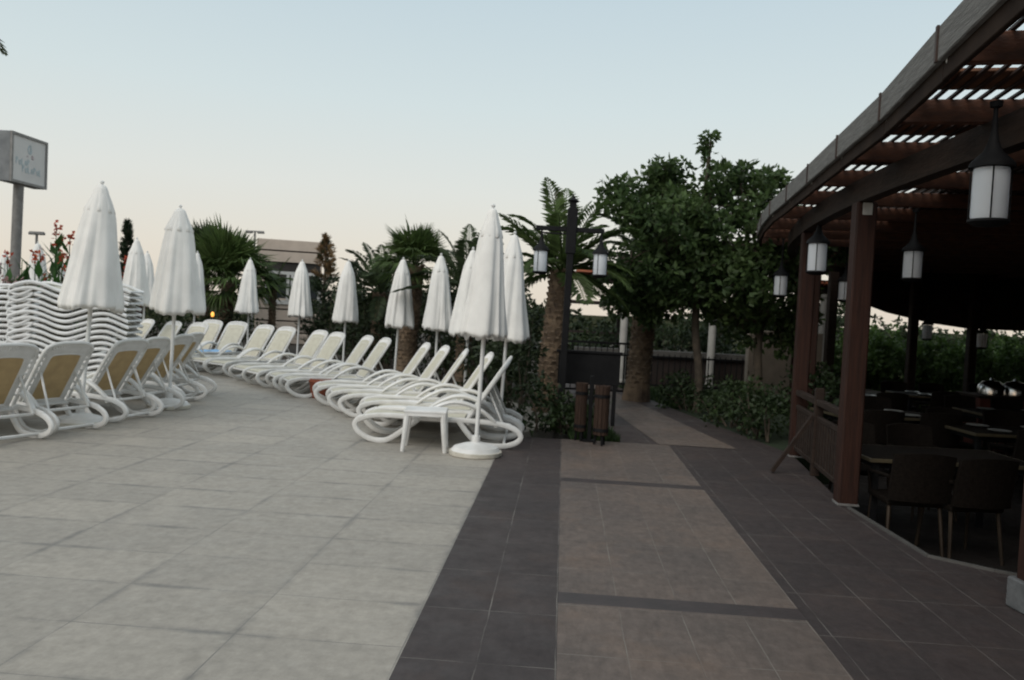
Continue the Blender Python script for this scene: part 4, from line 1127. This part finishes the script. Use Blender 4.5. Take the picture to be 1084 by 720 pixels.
for i, (x, y, r_, l) in enumerate(spots):
    for k, (dx, dy) in enumerate(((-.36, -.22), (.3, -.22), (-.36, .22), (.3, .22))):
        china(x + dx, y + dy, ('white plate %s on ' % ('front left', 'front right', 'back left', 'back right')[k]) + l)
# red counter with chafing domes
d = 13.0; ct = empty('serving_counter', (X(1085, d), d, FZ))
MB().box((0, 0, .42), (1.7, .6, .84), None, .01).build('body', 'redcounter', ct)
MB().box((0, 0, .86), (1.8, .7, .04), None, .006).build('counter_top', 'beamwood', ct)
tag(ct, 'red brown serving counter at the back right of the restaurant', 'counter')
for k, px in enumerate((1050, 1075)):
    dm = MB().lathe([(.19, 0), (.20, .01), (.20, .10), (.185, .15), (.12, .215), (.03, .24), (.02, .27), (.0, .275)], 24)
    o = autosmooth(dm.build('chafing_dish', 'steel'), 40); o.location = (X(px, d), d - .05, FZ + .88); tag(o, 'polished round serving dish on the red counter, %s one' % ('left', 'right')[k], 'serving dish', 'serving dishes on the counter')

# ------------------------------------------------------------------ background buildings
d = 27.0
bl = empty('brown_building', (X(303, d), d, 0), rad(15))
H1, Wb, Dp = 3.40, 2.1, 3.0
MB().box((0, Dp / 2, H1 / 2 - .1), (Wb - .06, Dp - .06, H1 - .1)).build('wall', 'sidinggap', bl)
sd = MB()
z = .0
while z < H1:
    if not (1.35 < z < 2.35):
        sd.box((0, 0, z + .19), (Wb, .05, .34)); sd.box((Wb / 2, Dp / 2, z + .19), (.05, Dp, .34))
    else:
        sd.box((-.95, 0, z + .19), (.45, .05, .34)); sd.box((Wb / 2, Dp / 2, z + .19), (.05, Dp, .34))
    z += .39
sd.build('siding', 'siding', bl)
wf = MB().box((.2, -.03, 1.40), (1.9, .10, .14)).box((.2, -.03, 2.38), (1.9, .10, .10))
for x in (-.7, -.02, .12, 1.0): wf.box((x, -.03, 1.88), (.09, .10, .90))
wfo = wf.build('window', 'winframe', bl)
MB().box((.2, .01, 1.88), (1.8, .02, .9)).build('pane', 'pane', wfo)
tag(bl, 'brown building with horizontal siding and white window frames behind the parasols', 'building')
# veranda behind the big tree
d = 17.6
vr = empty('veranda', (4.2, d, 0))
MB().box((0, 1.9, 2.45), (5.6, 4.0, .10)).build('roof', 'darkroof', vr)
of = MB()
for k in range(14): of.box((-2.7 + k * .415, -.12, 2.42 - .0), (.36, .18, .05), Matrix.Rotation(rad(-14), 3, 'X'))
of.build('tile_edge', 'orange_tile', vr)
MB().box((0, .06, 2.30), (5.5, .12, .2)).build('eave_beam', 'brownwall', vr)
for px in (660, 754):
    MB().lathe([(.10, .0), (.10, .10), (.085, .12), (.078, 2.1), (.10, 2.14), (.10, 2.2)], 20, (X(px, d) - 4.2, 0.06, 0)).build('column', 'plaster', vr)
MB().lathe([(.10, .0), (.10, .10), (.085, .12), (.078, 2.1), (.10, 2.14), (.10, 2.2)], 20, (2.6, 0.06, 0)).build('column', 'plaster', vr)
MB().box((0, .5, .30), (5.5, .2, .72)).build('low_wall', 'brownwall', vr)
MB().box((0, .46, .71), (5.56, .34, .11)).build('ledge', 'edging', vr)
tag(vr, 'veranda with white columns and an orange tile edge behind the big tree', 'veranda')
fn = empty('iron_fence', (2.1, 16.9, 0))
MB().box((2.3, 0, .68), (4.8, .03, .04)).build('top_rail', 'black', fn); MB().box((2.3, 0, .08), (4.8, .03, .04)).build('bottom_rail', 'black', fn)
br_ = MB()
for k in range(41): br_.box((-.08 + k * .119, 0, .36), (.018, .018, .76))
br_.build('bars', 'black', fn)
tag(fn, 'low black iron fence in front of the veranda', 'fence')
fn2 = empty('iron_fence', (X(600, 15.2), 15.2, 0))
MB().box((.5, 0, .98), (1.5, .03, .04)).build('top_rail', 'black', fn2); MB().box((.5, 0, .08), (1.5, .03, .04)).build('bottom_rail', 'black', fn2)
br_ = MB()
for k in range(14): br_.box((-.23 + k * .112, 0, .53), (.018, .018, .92))
br_.build('bars', 'black', fn2)
tag(fn2, 'black iron fence behind the twin lantern post and litter bins', 'fence')
bw = MB().box((0, 0, .6), (1.5, .2, 1.5), None, .01).build('beige_wall', 'beigewall'); bw.location = (X(830, 16.4), 16.4, 0)
tag(bw, 'plain beige wall seen between tree and pergola posts', 'wall')
# far roof line seen between palm trunk and tree
fr_ = empty('low_pavilion', (X(622, 24), 24, 0))
MB().box((0, 0, 1.86), (2.2, 2.0, .08)).build('roof', 'brownwall', fr_)
MB().box((0, -.98, 1.0), (2.1, .06, .06)).build('rail', 'brownwall', fr_)
for sx in (-1.0, 1.0):
    for sy in (-.9, .9): MB().box((sx, sy, .9), (.09, .09, 1.84)).build('post', 'brownwall', fr_)
tag(fr_, 'small flat roofed shelter far behind the twin lantern post', 'shelter')
# pale tower
d = 60.0; p = D(591, 207, d)
tw_ = empty('pale_tower', (p.x, d, 0))
MB().box((0, 0, p.z / 2), (.5, .5, p.z), None, .03).build('shaft', 'towerpale', tw_)
MB().box((0, 0, p.z + .1), (.6, .6, .25), None, .03).build('cap', 'towerpale', tw_)
tag(tw_, 'slim pale tower rising behind the palm by the twin lantern post', 'tower')
# ------------------------------------------------------------------ sign
d = 19.0
pL, pR = D(11, 165, 19.0), D(49, 176, 20.4)
cen = (pL + pR) / 2; ux = (pR - pL); ux.z = 0; wS = ux.length; ux.normalize(); hS = 1.18
sg = empty('sign', (cen.x, cen.y, 0), math.atan2(ux.y, ux.x))
bs = G(15, 330); zc_ = cen.z
MB().box((0, .16, zc_), (wS, .30, hS), None, .012).build('case', 'signgrey', sg)
fm = MB()
for sx in (-1, 1): fm.box((sx * (wS / 2 - .03), -.01, zc_), (.06, .05, hS))
for sz in (-1, 1): fm.box((0, -.01, zc_ + sz * (hS / 2 - .03)), (wS - .12, .05, .06))
fm.build('frame', 'signframe', sg)
fc = MB().box((0, -.0, zc_), (wS - .12, .012, hS - .12)).build('face', 'signface', sg)
em = MB()
yy = -.011
def stroke(pts, w): 
    P = spline([(x, yy, z + zc_) for x, z in pts], 6)
    for a, b_ in zip(P, P[1:]): em.bar(a, b_, .005, w, up=(0, 0, 1))
# swirl emblem and two faded lines of lettering-like script
stroke([(-.02, .36), (-.05, .26), (.0, .18), (.07, .22), (.05, .31), (.02, .38)], .04)
stroke([(.03, .40), (.05, .30), (.03, .19)], .03)
def word(x0, z, n, step, hgt, w):
    for i in range(n):
        x = x0 + i * step
        k = i % 4
        if k == 0: stroke([(x, z - hgt / 2), (x, z + hgt / 2), (x + step * .55, z + hgt / 4), (x, z)], w)
        elif k == 1: stroke([(x + step * .5, z + hgt * .2), (x, z), (x + step * .2, z - hgt / 2), (x + step * .55, z - hgt * .3), (x + step * .55, z + hgt * .2)], w)
        elif k == 2: stroke([(x, z + hgt / 2), (x, z - hgt / 2), (x + step * .4, z - hgt * .4)], w)
        else: stroke([(x, z - hgt / 2), (x + step * .2, z + hgt * .2), (x + step * .5, z), (x + step * .55, z - hgt / 2)], w)
word(-.50, -.06, 5, .11, .15, .026); word(-.25, -.22, 7, .11, .15, .026)
em.build('blue_lettering', 'signblue', sg)
em = MB(); stroke([(.09, .10), (.13, .07), (.15, .10), (.11, .13), (.09, .10)], .05); stroke([(-.10, .10), (-.04, .10)], .03)
em.build('pink_mark', 'signpink', sg)
poleS = MB().tube([(-.22, .16, -.05), (-.12, .16, zc_ - hS / 2 + .02)], .115, 14); autosmooth(poleS.build('pole', 'grey', sg))
tag(sg, 'square sign box with faded blue lettering on a grey pole at far left', 'sign')
# street lamps far away
def street_lamp(px, py, d, w, label):
    p = D(px, py, d); root = empty('street_lamp', (p.x, d, 0))
    MB().tube([(0, 0, 0), (0, 0, p.z)], [.07, .045], 8).build('pole', 'grey', root)
    MB().box((0, 0, p.z), (w, .08, .06), None, .01).build('arm', 'grey', root)
    for sx in (-1, 1): MB().box((sx * (w / 2 - .15), 0, p.z - .05), (.32, .16, .09), None, .02).build('lamp_head', 'grey', root)
    tag(root, label, 'street lamp')
street_lamp(270, 245, 38, .85, 'distant street lamp above the left end of the brown building')
street_lamp(39, 246, 30, .55, 'distant street lamp between the sign pole and the big left parasol')
# amber garden lamp
p = D(225, 333, 20.0)
gl_ = empty('garden_lamp', (p.x, 20.0, 0))
MB().tube([(0, 0, -.02), (0, 0, p.z - .06)], .018, 8).build('stake', 'black', gl_)
MB().lathe([(0, p.z - .06), (.03, p.z - .05), (.04, p.z), (.03, p.z + .05), (0, p.z + .07)], 14).build('bulb', 'glow', gl_)
tag(gl_, 'small lit amber garden lamp below the bushy fan palm', 'garden lamp')

# ------------------------------------------------------------------ light
w = bpy.data.worlds.new("World"); sc.world = w; w.use_nodes = True
wn = w.node_tree; bg = wn.nodes["Background"]
sky = wn.nodes.new("ShaderNodeTexSky"); sky.sky_type = 'NISHITA'; sky.sun_disc = False
SUN_EL, SUN_AZ = 42.0, 215.0    # light arrives from behind-left of the camera
sky.sun_elevation = rad(3.0); sky.sun_rotation = rad(SUN_AZ)
sky.air_density = 1.0; sky.dust_density = 1.2; sky.ozone_density = 2.0
tc = wn.nodes.new("ShaderNodeTexCoord"); sx = wn.nodes.new("ShaderNodeSeparateXYZ")
wn.links.new(tc.outputs['Generated'], sx.inputs[0])
rm = wn.nodes.new("ShaderNodeValToRGB"); wn.links.new(sx.outputs['Z'], rm.inputs[0])
stops = [(0.0, (.74, .66, .555)), (.06, (.745, .70, .62)), (.14, (.715, .73, .695)), (.24, (.63, .71, .72)), (.36, (.535, .64, .69)), (.75, (.56, .62, .65))]
while len(rm.color_ramp.elements) < len(stops): rm.color_ramp.elements.new(.5)
for e, (p_, c_) in zip(rm.color_ramp.elements, stops): e.position = p_; e.color = rgba(c_)
sm = wn.nodes.new("ShaderNodeVectorMath"); sm.operation = 'SCALE'; sm.inputs['Scale'].default_value = 1.0
wn.links.new(sky.outputs[0], sm.inputs[0])
mx = wn.nodes.new("ShaderNodeMix"); mx.data_type = 'RGBA'; mx.inputs[0].default_value = .85
ri = [i for i in mx.inputs if i.type == 'RGBA']
sc10 = wn.nodes.new("ShaderNodeVectorMath"); sc10.operation = 'SCALE'; sc10.inputs['Scale'].default_value = 10.0
wn.links.new(rm.outputs[0], sc10.inputs[0])
wn.links.new(sm.outputs[0], ri[0]); wn.links.new(sc10.outputs[0], ri[1])
wn.links.new([o for o in mx.outputs if o.type == 'RGBA'][0], bg.inputs[0])
bg.inputs[1].default_value = .119
sun = bpy.data.lights.new("sun", 'SUN'); sun.energy = 1.5; sun.angle = rad(40); sun.color = (1, .94, .86)
so = bpy.data.objects.new("sun", sun); COL.objects.link(so)
sd_ = Vector((math.sin(rad(SUN_AZ)) * math.cos(rad(SUN_EL)), math.cos(rad(SUN_AZ)) * math.cos(rad(SUN_EL)), math.sin(rad(SUN_EL))))
so.rotation_euler = (-sd_).to_track_quat('-Z', 'Y').to_euler()
vs_ = sc.view_settings; vs_.view_transform = 'Standard'; vs_.look = 'None'; vs_.exposure = 0; vs_.gamma = 1; vs_.use_curve_mapping = False
sc.cycles.max_bounces = 8; sc.cycles.diffuse_bounces = 4; sc.cycles.transmission_bounces = 4
sc.cycles.use_denoising = True
